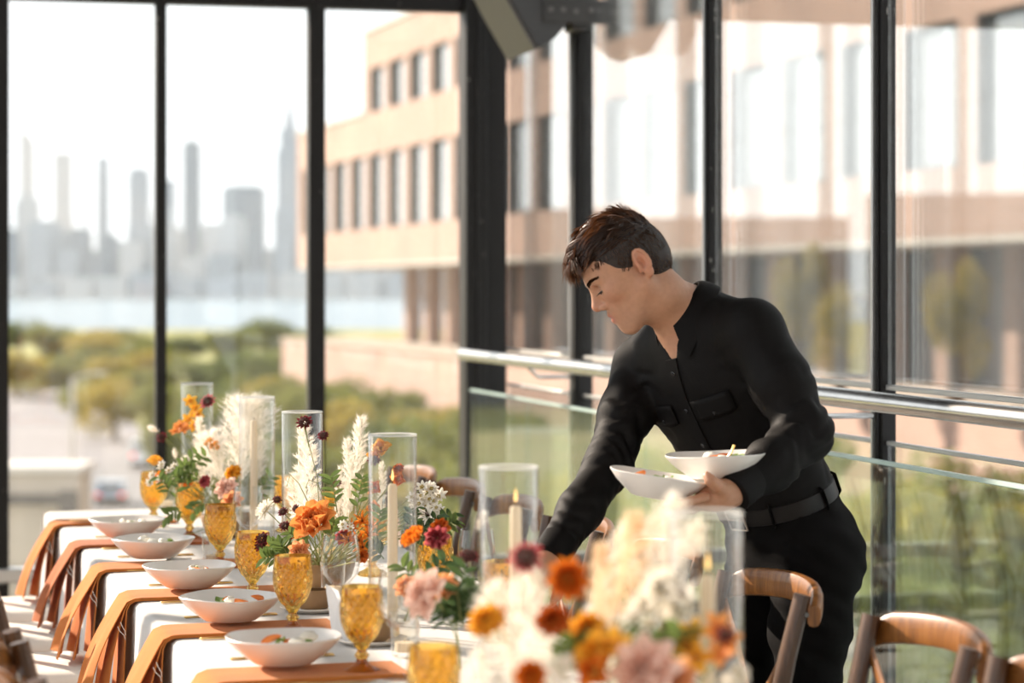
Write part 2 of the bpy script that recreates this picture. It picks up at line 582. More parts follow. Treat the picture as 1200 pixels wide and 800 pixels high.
M['carw'] = pmat('white_car_paint', (.75, .76, .78), (.70, .71, .73), .25, 0, 1, coat=1)
M['carb'] = pmat('blue_grey_car_paint', (.30, .36, .44), (.26, .32, .40), .25, 0, 1, coat=1)
M['cglass'] = pmat('car_glass', (.06, .07, .08), None, .08)
M['tyre'] = pmat('tyre', (.02, .02, .02), None, .9)
M['tail'] = emit_mat('tail_light', (1.0, .05, .03), 1.6)
M['cheese'] = pmat('white_cheese', (.88, .84, .74), (.84, .80, .70), .6)
M['melon'] = pmat('orange_fruit', (.88, .30, .07), (.80, .22, .04), .35, 0, 20, translucent=.2)
M['herb'] = pmat('herb_leaf', (.24, .34, .08), (.16, .26, .06), .5, 0, 20, translucent=.3)
# ------------------------------------------------------------------ the room (frame turned by RA about the camera's foot)
A_WALL, A_BAL, A_RAIL, B_FAR, A_LEFT = 2.58, 2.40, 2.36, 10.45, -1.7
def room_b(px, a):                      # distance along the wall plane `a` seen at pixel px
    k = (px - 600) / FPX
    return (RC * a - RS * a * k) / (RS + RC * k)
def room_a(px, b):
    k = (px - 600) / FPX
    return (RS * b + RC * b * k) / (RC - RS * k)
def room(name):
    o = link(name, None)
    o.rotation_euler = (0, 0, RA)
    return struct(o)
CEIL = 5.4
fl = room('floor')
nb = 0
for i in range(22):                     # floor boards run along the room
    a0 = A_LEFT + i * .2
    b0 = -1.6 - random.Random(i).random() * 1.2
    while b0 < B_FAR:
        b1 = min(b0 + 2.4, B_FAR + .05)
        nb += 1
        mb = MB().bbox((a0 + .0015, max(b0, -1.6) + .0015, -.03), (a0 + .1985, b1 - .0015, 0), .002)
        obj('floor_board', mb, M['floor'], fl)
        b0 = b1
obj('subfloor', MB().box((A_LEFT - .1, -1.7, -.25), (A_WALL + .12, B_FAR + .12, -.031)), M['stone'], fl)
ce = room('ceiling')
obj('ceiling_slab', MB().box((A_LEFT - .1, -1.7, CEIL), (A_WALL + .12, B_FAR + .12, CEIL + .2)), M['plaster'], ce)

# far wall: black steel frame, clear panes
wb = room('wall_back')
posts = [(370, .072), (188, .046), (3, .05)]
ends = []
for px, w in posts:
    a = room_a(px, B_FAR)
    obj('post', MB().bbox((a - w / 2, B_FAR - .04, 0), (a + w / 2, B_FAR + .04, 2.72), .004), M['black'], wb)
    ends.append(a)
step = ends[1] - ends[2]
a = ends[2] - step
while a > A_LEFT + .1:
    obj('post', MB().bbox((a - .025, B_FAR - .04, 0), (a + .025, B_FAR + .04, 2.72), .004), M['black'], wb)
    ends.append(a)
    a -= step
aC0, aC1, aC2 = room_a(541, B_FAR), room_a(566, B_FAR), room_a(591, B_FAR)
obj('corner_post', MB().bbox((aC0, B_FAR - .09, 0), (aC1, B_FAR + .06, 3.4), .006).bbox((aC1, B_FAR - .05, 0), (aC2, B_FAR + .06, 3.4), .006).bbox((aC0 + .045, B_FAR - .105, 0), (aC0 + .06, B_FAR - .09, 3.4), .003), M['black'], wb)
obj('transom', MB().bbox((A_LEFT, B_FAR - .045, 2.70), (aC0, B_FAR + .045, 2.80), .005), M['black'], wb)
obj('header_panel', MB().box((A_LEFT, B_FAR - .03, 2.80), (A_WALL + .1, B_FAR + .05, CEIL)), M['dark'], wb)
obj('sill', MB().bbox((A_LEFT, B_FAR - .05, .235), (aC0, B_FAR + .05, .295), .006), M['alu'], wb)
obj('bottom_rail', MB().bbox((A_LEFT, B_FAR - .045, 0), (aC0, B_FAR + .045, .06), .006), M['dark'], wb)
es = sorted(ends + [aC0 + .0, A_LEFT])
for i in range(len(es) - 1):
    for z0, z1 in ((.296, 2.70), (.061, .234)):
        obj('pane', MB().box((es[i] + .02, B_FAR - .004, z0), (es[i + 1] - .02, B_FAR + .004, z1)), M['pane'], wb, smooth=False)

# right wall: tall glazing, thin frames, an open strip at rail height
wr = room('wall_right')
rp = [(room_b(682, A_WALL), .062, .10), (room_b(836.5, A_WALL), .044, .05), (room_b(1037.5, A_WALL), .044, .05)]
rp += [(rp[2][0] - 1.5 * i, .044, .05) for i in (1, 2, 3)]
for b, wa, wbb in rp:
    mb = MB().bbox((A_WALL - wa / 2, b - wbb / 2, 0), (A_WALL + wa / 2, b + wbb / 2, 3.42), .004)
    mb.bbox((A_WALL - wa / 2 - .012, b - wbb / 2 + .010, 0), (A_WALL - wa / 2, b - wbb / 2 + .022, 3.42), .003)
    obj('post', mb, M['black'], wr)
    obj('cover_strip', MB().bbox((A_WALL - wa / 2 - .006, b + wbb / 2, .1), (A_WALL + wa / 2, b + wbb / 2 + .014, 3.4), .002), M['alu'], wr)
obj('header', MB().box((A_WALL - .05, -1.7, 3.42), (A_WALL + .1, B_FAR, CEIL)), M['dark'], wr)
bs = [B_FAR - .05] + [q[0] for q in rp]
for i in range(len(bs) - 1):
    b1, b0 = bs[i] - .03, bs[i + 1] + .03
    obj('upper_pane', MB().box((A_WALL - .005, b0, 1.215), (A_WALL + .005, b1, 3.42)), M['pane2'], wr, smooth=False)
    obj('outer_pane', MB().box((A_WALL + .065, b0, 1.215), (A_WALL + .073, b1, 3.42)), M['pane2'], wr, smooth=False)
    obj('edge_strip', MB().bbox((A_WALL - .012, b0, 1.20), (A_WALL + .012, b1, 1.214), .002), M['alu'], wr)
    obj('lower_pane', MB().box((A_WALL - .005, b0, .06), (A_WALL + .005, b1, 1.05)), M['pane2'], wr, smooth=False)
    obj('edge_strip', MB().bbox((A_WALL - .010, b0, 1.05), (A_WALL + .010, b1, 1.062), .002), M['alu'], wr)
    obj('bottom_rail', MB().bbox((A_WALL - .04, b0, 0), (A_WALL + .04, b1, .06), .004), M['dark'], wr)

# left wall: slender posts only, outside the picture on the left; daylight and sun come in through it
wl = room('wall_left')
for i in range(12):
    b = -1.5 + i * 1.08
    obj('post', MB().bbox((A_LEFT - .03, b - .03, 0), (A_LEFT + .03, b + .03, CEIL), .004), M['black'], wl)
for z in (.3, 2.75):
    obj('transom', MB().bbox((A_LEFT - .03, -1.6, z - .03), (A_LEFT + .03, B_FAR, z + .03), .004), M['black'], wl)

wf = room('unseen_wall_front')  # unseen wall behind the camera, added to cut the ambient light
obj('wall_surface', MB().box((A_LEFT - .1, -1.8, 0), (A_WALL + .12, -1.65, CEIL)), M['plaster'], wf)

# glass balustrade and steel handrail
gb = thing('glass_balustrade', 'low frameless glass balustrade with pale green edges in front of the right windows', 'balustrade', (0, 0, 0), RA)
bj = [min(room_b(548, A_BAL), B_FAR - .115), room_b(618, A_BAL), room_b(757, A_BAL)]
bj += [bj[2] - 1.6 * i for i in (1, 2, 3)]
for i in range(len(bj) - 1):
    b1, b0 = bj[i] - .006, bj[i + 1] + .006
    p = obj('glass_panel', MB().box((A_BAL - .007, b0, .07), (A_BAL + .007, b1, 1.028)), M['balu'], gb, smooth=False)
    obj('polished_edge', MB().bbox((A_BAL - .0085, b0, 1.028), (A_BAL + .0085, b1, 1.039), .002), M['gedge'], p)
obj('base_shoe', MB().bbox((A_BAL - .035, bj[-1], 0), (A_BAL + .035, bj[0], .11), .006), M['steel'], gb)
hr = thing('handrail', 'round brushed steel handrail running along the right glass wall', 'handrail', (0, 0, 0), RA)
be = min(room_b(540, A_RAIL), B_FAR - .12)
pts = [(A_RAIL, b, 1.19) for b in np.linspace(be, 1.2, 30)]
mb = MB().tube(pts, .026, 20)
mb.sphere((A_RAIL, be, 1.19), (.026, .012, .026), 20, 8)
obj('rail', mb, M['steel'], hr)
for b in (rp[0][0], rp[1][0], rp[2][0], rp[3][0]):
    obj('bracket', MB().tube([(A_RAIL, b, 1.17), (A_RAIL + .04, b, 1.13), (A_WALL - .034, b, 1.13)], .008, 8), M['steel'], hr)

# loudspeaker on its arm, high in the corner
sp = thing('loudspeaker', 'charcoal wedge loudspeaker hanging high by the corner of the glass walls', 'speaker', (RC * 2.4 - RS * 9.0, RS * 2.4 + RC * 9.0, 2.4), RA)
def spx(px, py):                        # pixel on the near side face, in the speaker's own frame
    b = 9.0
    a = room_a(px, b)
    Y = RS * a + RC * b
    return (a - 2.4, 0, CAM_Z + (HOR - py) / FPX * Y - 2.4)
prof = [spx(*q) for q in ((585, -28), (599, 0), (616, 30), (631, 56), (640, 53), (652, 43), (664, 29), (676, 20), (690, 15), (702, 13), (702, -28))]
obj('cabinet', MB().prism(prof, (0, .46, 0)), M['speaker'], sp, smooth=False, bevel=.006)
n_ = (Vector(prof[3]) - Vector(prof[0])).normalized()
nn = Vector((-n_.z, 0, n_.x))
if nn.x > 0: nn = -nn
g = [Vector(prof[i]) + nn * .003 + Vector((0, .012, 0)) for i in (0, 1, 2, 3)]
obj('grille', MB().prism(g + [p + nn * .010 for p in g[::-1]], (0, .436, 0)), M['grille'], sp, smooth=False)
pl = obj('bracket_plate', MB().bbox((-.03, -.014, .10), (.24, -.004, .19), .004), M['dark'], sp)
for q in ((0.0, .15), (.05, .15), (.10, .145), (.16, .15)):
    obj('bolt', MB().tube([(q[0], -.022, q[1]), (q[0], -.013, q[1])], .011, 8), M['bolt'], pl)
obj('mounting_arm', MB().bbox((.10, .02, .08), (.165, .16, .16), .006).bbox((.10, .05, .16), (.16, .12, .40), .006), M['dark'], sp)
# ------------------------------------------------------------------ outside: grounds, river, brick building, trees, skyline
GZ, CZ = -12.0, -3.5
rng = random.Random(7)
g1 = struct(link('ground', None))
obj('street_ground', MB().box((-900, 20, GZ - 2), (900, 830, GZ)), M['grass'], g1)
obj('courtyard', MB().prism([(-1.6, 16, CZ), (60, 16, CZ), (60, 118, CZ), (-9.6, 108, CZ), (-5.4, 60, CZ)], (0, 0, -9)), M['pavement'], g1)
obj('road', MB().prism([(-75, 330, GZ + .02), (-56, 330, GZ + .02), (-6, 90, GZ + .02), (-26, 60, GZ + .02), (-34, 150, GZ + .02)], (0, 0, .06)), M['pavement'], g1)
obj('carriageway', MB().prism([(-40, 60, GZ + .05), (-14, 60, GZ + .05), (-18, 250, GZ + .05), (-27, 250, GZ + .05)], (0, 0, .06)), M['asphalt'], g1)
obj('far_bank', MB().box((-5000, 4300, GZ - 3), (3000, 9000, GZ)), M['stone'], g1)
wt = struct(link('river', None))
obj('water_surface', MB().box((-6000, 815, GZ - 6), (4000, 4310, GZ - 2)), M['water'], wt)

# brick office building across the courtyard
BC, BS_ = math.cos(BA), math.sin(BA)
bd = thing('brick_building', 'orange brick office building with tall windows and open ground floor', 'building', (0, 0, 0), BA)
def bb(px, Y):                          # along-facade coordinate
    X = (px - 600) / FPX * Y
    return -X * BS_ + Y * BC
AF = ((480 - 600) / FPX * 87) * BC + 87 * BS_
B_L, B_U, B_N = bb(347, 106), bb(425, 94), 26.0
DEP = 14.0
zS, z2a, z2b, z1a, z1b, zT = 2.50, 3.83, 6.67, 8.27, 9.97, 11.4
obj('lower_band', MB().box((AF, B_N, zS), (AF + DEP, B_L, z2a)), M['brick'], bd, smooth=False)
obj('middle_band', MB().box((AF, B_N, z2b), (AF + DEP, B_L, z1a)), M['brick'], bd, smooth=False)
obj('parapet_cap', MB().box((AF - .08, B_U, z1a), (AF + .5, B_L + .05, z1a + .12)), M['lstone'], bd, smooth=False)
obj('upper_band', MB().box((AF, B_N, z1b), (AF + DEP, B_U, zT)), M['brick'], bd, smooth=False)
obj('roof_cap', MB().box((AF - .08, B_N, zT), (AF + .5, B_U + .05, zT + .12)), M['lstone'], bd, smooth=False)
obj('plinth', MB().box((AF - .5, B_N, CZ), (AF + DEP, B_L + 1, -.70)), M['brick'], bd, smooth=False)
obj('plinth_cap', MB().box((AF - .6, B_N, -.70), (AF + 3.2, B_L + 1, -.60)), M['stone'], bd, smooth=False)
obj('soffit', MB().box((AF + .02, B_N, zS - .12), (AF + DEP, B_L - .02, zS)), M['lstone'], bd, smooth=False)
PER, PW = 3.1, .75
def mesh_box(lo, hi, mat, name):
    return MB().box(lo, hi).mesh(name, mat, False)
def win_row(b_hi, z0, z1, phase):
    h = z1 - z0
    w = PER - PW
    pier = mesh_box((0, 0, 0), (1.2, PW, h), M['brick'], 'pier')
    fr = MB()
    fr.box((.02, w - .08, 0), (.40, w, h))                     # dark jamb at the far side
    fr.box((.14, 0, 0), (.40, .07, h)).box((.14, .07, 0), (.40, w - .08, .07)).box((.14, .07, h - .08), (.40, w - .08, h))
    fm = fr.mesh('window', M['dark'], False)
    pm = mesh_box((.22, .06, .06), (.25, w - .07, h - .07), M['opane'], 'pane')
    b = b_hi - phase
    first = True
    while b > B_N:
        link('pier', pier, bd, (AF, b - PW, z0))
        if first:
            obj('end_pier', MB().box((AF, b, z0), (AF + DEP, b_hi, z1)), M['brick'], bd, smooth=False)
            first = False
        f = link('window', fm, bd, (AF, b - PER, z0))
        link('pane', pm, f)
        b -= PER
win_row(B_L, z2a, z2b, .35)
win_row(B_U, z1a, z1b, .35)
obj('inner_core', MB().box((AF + 1.25, B_N, z2a), (AF + DEP, B_L - .6, z2b)).box((AF + 1.25, B_N, z1a), (AF + DEP, B_U - .6, z1b)), M['dark'], bd, smooth=False)
RECESS = 2.1
pier = mesh_box((0, 0, 0), (.55, .6, zS - .12 + .60), M['brick'], 'pier')
b = bb(434, 96)
k = 0
while b > B_N:
    link('pier', pier, bd, (AF + RECESS, b - .6, -.60))
    f = link('window', mesh_box((0, 0, 0), (.18, .16, zS + .48), M['dark'], 'window'), bd, (AF + RECESS + .7, b - .5, -.60))
    link('pane', mesh_box((.05, -2.4, .05), (.09, 0, zS + .44), M['opane'], 'pane'), f)
    b -= 3.1
    k += 1
obj('shop_back', MB().box((AF + RECESS + 2.6, B_N, -.6), (AF + DEP, bb(440, 96), zS - .12)), M['dpane'], bd, smooth=False)

# leafy trees and shrubs: trunk + crown
def crown_mb(rx, rz, n, leaf, seed, lumps=9):
    r = random.Random(seed)
    mb = MB()
    cs = [(Vector((r.uniform(-.6, .6) * rx, r.uniform(-.6, .6) * rx, r.uniform(-.5, .6) * rz)), r.uniform(.35, .6)) for _ in range(lumps)]
    for i in range(n):
        c, q = cs[i % lumps]
        d = Vector((r.gauss(0, 1), r.gauss(0, 1), r.gauss(0, 1))).normalized()
        p = c + Vector((d.x * rx, d.y * rx, d.z * rz)) * q * (r.random() ** .35)
        e = Euler((r.uniform(-1.2, 1.2), r.uniform(-1.2, 1.2), r.uniform(0, 6.3))).to_matrix()
        s = leaf * r.uniform(.6, 1.3)
        mb.add([p + e @ Vector(v) for v in ((-s, 0, 0), (0, -s * .5, s * .1), (s, 0, 0), (0, s * .5, s * .1))], [(0, 1, 2, 3)])
    return mb
TREES = {}
for nm, mt, sd_ in (('a', 'leaf_tree', 1), ('b', 'leaf_tree2', 2), ('c', 'leaf_tree3', 3), ('d', 'leaf_tree', 4)):
    TREES[nm] = crown_mb(1, 1, 2600, .085, sd_).mesh('crown', M[mt], False)
TRUNK = MB().tube([(0, 0, 0), (.03, .02, .5), (0, 0, 1.0)], [.07, .05, .03], 8).mesh('trunk', M['bark'])
def tree(name, label, cat, x, y, z0, h, rx, kind, group=None, crown=.72):
    t = thing(name, label, cat, (x, y, z0), rng.uniform(0, 6.28), group)
    link('trunk', TRUNK, t, M=TR((0, 0, 0), (0, 0, 0), (h * .9, h * .9, h * .75)))
    rz = h * crown / 2
    o = link('crown', TREES[kind], t, M=TR((0, 0, h - rz * 1.02), (0, 0, 0), (rx / .95, rx / .95, rz / .98)))
    stuff(o)
    return t
def tree_px(px, ytop, Y, wpx, kind, lab, group, base=GZ):
    top = P(px, ytop - 14, Y)
    return tree('tree', lab, 'tree', top.x, Y, base, top.z - base, wpx / FPX * Y / 2, kind, group, .9)
gt = 'blurred trees on the near river bank'
lt = 'blurred green and gold tree in the belt between street and river'
for px, yt, Y, w, kd in ((25, 382, 430, 90, 'b'), (70, 392, 420, 80, 'a'), (120, 400, 400, 90, 'c'), (165, 398, 430, 70, 'a'), (215, 402, 420, 80, 'b'), (262, 398, 400, 80, 'a'),
                         (312, 380, 430, 90, 'b'), (355, 395, 420, 70, 'a'), (395, 400, 410, 60, 'b'), (-40, 390, 420, 90, 'a'),
                         (20, 425, 300, 90, 'c'), (80, 430, 310, 100, 'a'), (150, 425, 300, 100, 'c'), (225, 428, 280, 110, 'b'), (290, 415, 270, 110, 'b'), (345, 420, 280, 90, 'a'),
                         (135, 455, 215, 90, 'c'), (205, 462, 205, 100, 'a'), (265, 450, 190, 120, 'b'), (330, 455, 190, 110, 'b'), (45, 440, 330, 70, 'b'), (185, 410, 340, 90, 'a'), (110, 415, 350, 90, 'b'), (150, 445, 250, 80, 'a'), (300, 470, 150, 120, 'a'), (235, 480, 150, 110, 'b'), (195, 500, 140, 70, 'a'), (100, 465, 240, 60, 'a'), (355, 480, 140, 110, 'b'), (270, 520, 120, 130, 'a')):
    tree_px(px, yt, Y, w, kd, lt, gt)
# hedge shrubs along the foot of the brick plinth, each a bush of its own
hg = 'bushes along the foot of the brick plinth'
hl = 'rounded green bush at the foot of the brick plinth'
b = 98.0
i = 0
while b > 27:
    a = AF - 2.6 - rng.uniform(0, .6)
    h = rng.uniform(1.3, 2.0) if b > 55 else rng.uniform(1.3, 2.4)
    t = tree('bush', hl, 'bush', a * BC - b * BS_, a * BS_ + b * BC, CZ, h, rng.uniform(1.0, 1.4), 'abcd'[i % 4], hg, .98)
    b -= rng.uniform(1.6, 2.6)
    i += 1
for i, (px, Y, h) in enumerate(((1010, 33, 1.6), (1075, 30, 1.5), (1120, 34, 2.2), (1165, 31, 1.5), (1210, 33, 1.9), (985, 38, 1.6), (680, 52, 1.6), (720, 46, 1.5), (640, 58, 1.7), (590, 62, 1.7), (600, 50, 1.3), (1050, 36, 1.8), (1180, 27, 1.2), (400, 66, 2.4), (440, 60, 2.2), (480, 56, 2.3), (520, 52, 2.1), (420, 50, 1.7), (470, 45, 1.6), (520, 42, 1.5), (560, 46, 1.9), (380, 55, 1.6), (778, 38.5, 1.5), (840, 38, 1.6), (1100, 24, 1.2), (1030, 26, 1.2), (620, 40, 1.5), (690, 43, 1.4), (566, 32.6, 2.6), (612, 32.8, 2.65), (658, 32.5, 2.55), (704, 32.8, 2.6))):
    x = (px - 600) / FPX * Y
    tree('bush', 'loose leafy bush in the courtyard bed before the brick plinth', 'bush', x, Y, CZ, h, min(h * .75, 1.0 if 32 < Y < 32.9 else 3), 'dacb'[i % 4], 'loose bushes in the courtyard bed', .98)
for px, Y, h, lab in ((938, 50, 3.0, 'slim golden tree on the terrace seen past the man shoulder'), (1120, 43.5, 2.6, 'slim golden tree on the terrace at the right end of the arcade'), (985, 47, 2.2, 'small tree on the terrace between two brick piers')):
    x = (px - 600) / FPX * Y
    tree('terrace_tree', lab, 'tree', x, Y, -.6, h, .55, 'c', None, .8)

# neighbouring roof parapet, street pole, vehicles
pb = thing('concrete_parapet', 'tan concrete wall block outside the left window, below the trees', 'wall', (0, 0, 0))
q0, q1 = P(-120, 546, 40), P(92, 546, 40)
obj('wall_block', MB().bbox((q0.x, 40, GZ), (q1.x, 41.2, q1.z - .12), .02), M['stone'], pb)
obj('coping', MB().bbox((q0.x, 39.9, q1.z - .12), (q1.x + .08, 41.3, q1.z), .02), M['lstone'], pb)
obj('shadow_band', MB().bbox((q0.x, 39.8, q1.z - .62), (q1.x - .25, 39.9, q1.z - .46), .01).bbox((q1.x - .28, 39.75, q1.z - .9), (q1.x + .02, 39.9, q1.z - .4), .01), M['dark'], pb)  # dark bar stands in for the wall's shadow band, with a dark block
w0, w1 = P(552, 503, 35), P(742, 506, 35)
pw = thing('planter_wall', 'low buff concrete planter wall in the courtyard seen through the glass balustrade', 'wall', (0, 0, 0))
obj('wall_block', MB().bbox((w0.x, 35, CZ), (w1.x, 35.4, w0.z - .1), .02), M['stone'], pw)
obj('coping', MB().bbox((w0.x - .05, 34.95, w0.z - .1), (w1.x + .05, 35.45, w0.z), .02), M['lstone'], pw)
lp = thing('street_pole', 'thin grey street pole standing among the trees at left', 'pole', (P(85, 500, 120).x, 120, GZ))
obj('shaft', MB().tube([(0, 0, 0), (0, 0, 9.1)], [.18, .11], 10), M['lstone'], lp)
obj('arm', MB().tube([(0, 0, 9.0), (.5, 0, 9.3), (1.3, 0, 9.35)], .05, 8), M['lstone'], lp)
obj('lamp_head', MB().bbox((1.0, -.14, 9.28), (1.7, .14, 9.42), .04), M['lstone'], lp)
def vehicle(name, label, x, y, rz, L, W, H, paint, van):
    t = thing(name, label, 'car', (x, y, GZ + .11), rz)
    pr = ([(-L / 2, .3), (L / 2, .3), (L / 2, H * .5), (L / 2 - .5, H * .58), (L / 2 - 1.0, H), (-L / 2 + .08, H), (-L / 2, H * .9)] if van else
          [(-L / 2, .3), (L / 2, .3), (L / 2, H * .5), (L / 2 - 1.1, H * .62), (L / 2 - 1.9, H), (-L / 2 + 1.0, H), (-L / 2 + .3, H * .64), (-L / 2, H * .58)])
    obj('body', MB().prism([(0 + W / 2, p[0], p[1]) for p in pr], (-W, 0, 0)), paint, t, smooth=False, bevel=.08)
    obj('rear_window', MB().bbox((-W * .38, -L / 2 + (.0 if van else .35), H * .66), (W * .38, -L / 2 + (.06 if van else .75), H * .92), .02), M['cglass'], t)
    obj('bumper', MB().bbox((-W / 2, -L / 2 - .1, .3), (W / 2, -L / 2, .55), .04), M['tyre'], t)
    for s in (-1, 1):
        obj('tail_light', MB().bbox((s * W * .40 - .17, -L / 2 - .06, H * .42), (s * W * .40 + .17, -L / 2 + .02, H * .54), .02), M['tail'], t)
        for yy in (-L * .3, L * .3):
            obj('wheel', MB().tube([(s * (W / 2 - .2), yy, .33), (s * (W / 2 + .01), yy, .33)], .33, 16), M['tyre'], t)
    return t
c = at(131, 592, GZ)
vehicle('car', 'blue grey car with red tail lights on the street, nearest of the vehicles', c.x, c.y, R(6), 4.3, 1.85, 1.5, M['carb'], False)
c = at(170, 549, GZ)
vehicle('van', 'white van farther up the street than the blue grey car', c.x, c.y, R(6), 5.0, 1.95, 2.2, M['carw'], True)
c = at(178, 600, GZ)

# skyline across the river
def tower(label, px, ytop, w, Y, mat, steps=(), spire=None, group=None, name='tower', slant=0, ybase=348):
    x = (px - 600) / FPX * Y
    s = Y / FPX
    H = (HOR - ytop) * s + CAM_Z - GZ
    t = thing(name, label, 'building', (x, Y, GZ))
    if group: t['group'] = group
    mb = MB()
    z = 0
    tops = [(1.0, steps[0][0] if steps else 1.0)] + [(fw, steps[i + 1][0] if i + 1 < len(steps) else 1.0) for i, (_, fw) in enumerate(steps)]
    for fw, fz in tops:
        hw = w * s * fw / 2
        if slant and fz == 1.0:
            mb.prism([(-hw, -hw, z), (hw, -hw, z), (hw, -hw, H * (1 - slant)), (hw * .2, -hw, H * (1 - slant * .4)), (-hw, -hw, H)], (0, 2 * hw, 0))
        else:
            mb.box((-hw, -hw, z), (hw, hw, H * fz))
        z = H * fz
    obj('shaft', mb, M[mat], t, smooth=False)
    if spire:
        r = spire[1] * s / 2
        obj('spire', MB().tube([(0, 0, H), (0, 0, H + spire[0] * s * .55), (0, 0, H + spire[0] * s)], [r, r * .45, r * .12], 8), M[mat], t)
    return t
tower('pale slanted tower farthest left on the skyline', 32, 152, 15, 5200, 'tower2', slant=.08)
tower('broad stepped tower second from the left on the skyline', 74, 179, 21, 5000, 'tower2', ((.55, .9),))
tower('needle thin spire tower between two broader towers at left', 101, 152, 5, 5300, 'tower')
tower('narrow flat-topped tower right of the needle thin one', 121, 184, 13, 5100, 'tower', ((.9, .9),))
tower('blocky tower just left of the second window post', 163, 197, 22, 4900, 'tower', ((.96, .8),))
tower('tower mostly hidden behind the second window post', 196, 211, 18, 5000, 'tower')
tower('slim dark slab tower standing alone right of the second window post', 225, 165, 19, 4830, 'tower3', ((.97, .8),))
tower('wide dark block tower with a flat top in the middle pane', 286, 218, 46, 4720, 'tower3', ((.975, .82),))
tower('tall stepped skyscraper with a needle spire, highest on the skyline', 339, 152, 33, 5000, 'tower', ((.52, .82), (.88, .62)), (50, 16), name='skyscraper')
gl_ = 'hazy low city blocks along the far shore'
ll = 'hazy low city block in the mass along the far shore'
r2 = random.Random(5)
for i in range(60):
    px = -170 + i * 12 + r2.uniform(-1.5, 1.5)
    tower(ll, px, r2.choice((232, 246, 262, 276, 290, 300)) + r2.uniform(-8, 8), r2.uniform(18, 31), (4465, 4528, 4591)[i % 3], r2.choice(('tower', 'tower', 'tower2', 'tower3')), ((.94, .7),), None, gl_, 'city_block')
for i in range(34):
    px = -160 + i * 21 + r2.uniform(-2, 2)
    tower(ll, px, 325 + r2.uniform(-8, 6), r2.uniform(28, 37), (4332, 4398)[i % 2], r2.choice(('tower', 'tower2')), (), None, gl_, 'city_block')
# mid-rise blocks beyond the left of the picture, seen mirrored in the right glass wall
r3 = random.Random(9)
for i, (az, hgt, wid, dist) in enumerate(((22, 7.0, 24, 300), (27.5, 9.5, 25, 280), (32.5, 8.2, 23.5, 270), (38, 10.5, 24.5, 265), (43.5, 13.0, 25, 260), (49.5, 12.0, 26, 255), (56, 15.0, 27, 250))):
    t = thing('city_block', 'dark mid-rise block mirrored in the right glass, ' + ('first', 'second', 'third', 'fourth', 'fifth', 'sixth', 'seventh')[i] + ' from the far end', 'building', (-math.sin(R(az)) * dist, math.cos(R(az)) * dist, GZ), R(az), 'mid-rise blocks mirrored in the glass')
    obj('shaft', MB().box((-wid / 2, 0, 0), (wid / 2, 18, hgt + CAM_Z - GZ)), M['tower3'], t, smooth=False)
# river haze: a real bank of scattering air between the banks
hz = link('river_haze', MB().box((-5200, 900, GZ - 1), (2600, 4250, 520)).mesh('river_haze', bpy.data.materials.new('haze'), False))
hm = hz.data.materials[0]
hm.use_nodes = True
nt = hm.node_tree
for n in list(nt.nodes):
    nt.nodes.remove(n)
out = nt.nodes.new('ShaderNodeOutputMaterial')
vs = nt.nodes.new('ShaderNodeVolumeScatter')
vs.inputs['Color'].default_value = (.74, .87, 1.0, 1)
vs.inputs['Density'].default_value = 6.5e-5
vs.inputs['Anisotropy'].default_value = .35
nt.links.new(vs.outputs[0], out.inputs['Volume'])
hz['kind'] = 'stuff'
tag(hz, 'pale summer haze lying over the river before the skyline', 'haze')
# ------------------------------------------------------------------ banquet table, cloth, chairs
TZ = .752
U0, U1, V0, V1 = .70, 1.56, 2.30, 7.97
tb = thing('banquet_table', 'long banquet table hidden under the white cloth', 'table', tab(0, 0), TA)
for i in range(3):
    a = V0 + .04 + i * (V1 - V0 - .08) / 3
    b = V0 + .04 + (i + 1) * (V1 - V0 - .08) / 3
    obj('tabletop', MB().bbox((U0 + .02, a + .002, .712), (U1 - .02, b - .002, .744), .004), M['wood'], tb)
    for uu in (U0 + .12, U1 - .12):
        for vv in (a + .15, b - .15):
            obj('leg', MB().tube([(uu, vv, 0), (uu, vv, .712)], .018, 10), M['dark'], tb)
def cloth_mesh():
    r = random.Random(3)
    mb = MB()
    nv, drop = 260, .70
    prof = [(0, 0), (.012, .002), (.02, .010), (.022, .03)] + [(.022, .03 + (drop - .03) * t / 12) for t in range(1, 13)]
    rows = []
    def amp(v, side):
        return .5 + .5 * math.sin(v * 21 + side * 2 + 1.3 * math.sin(v * 5.1)), math.sin(v * 47 + 2 * math.sin(v * 9 + side))
    for i in range(nv + 1):
        v = V0 + (V1 - V0) * i / nv
        row = []
        for o, d in reversed(prof):
            s1, s2 = amp(v, 0)
            f = (d / drop) ** .8
            row.append(tab(U0 + .012 - o - f * (.05 * s1 + .010 * s2), v, TZ - .001 - d))
        for k in range(1, 9):
            row.append(tab(U0 + .012 + (U1 - U0 - .024) * k / 9, v, TZ + .0006 * math.sin(v * 12 + k * 2)))
        for o, d in prof:
            s1, s2 = amp(v, 3)
            f = (d / drop) ** .8
            row.append(tab(U1 - .012 + o + f * (.05 * s1 + .010 * s2), v, TZ - .001 - d))
        rows.append(row)
    mb.loft(rows, False, False)
    ends = []
    for v_e, sg in ((V1, 1), (V0, -1)):
        rr = []
        for o, d in prof:
            row = []
            for k in range(41):
                u = U0 - .012 + (U1 - U0 + .024) * k / 40
                s1 = .5 + .5 * math.sin(u * 22 + 1.5)
                f = (d / drop) ** .8
                fl = f * .05 * s1
                edge = (k / 40 - .5) * 2
                row.append(tab(u + edge * f * .035, v_e + sg * (o + fl), TZ - .001 - d))
            rr.append(row)
        mb.loft(rr if sg > 0 else [x[::-1] for x in rr], False, False)
    return mb
tag(obj('tablecloth', cloth_mesh(), M['cloth']), 'white linen tablecloth hanging in soft folds over the long banquet table', 'tablecloth')

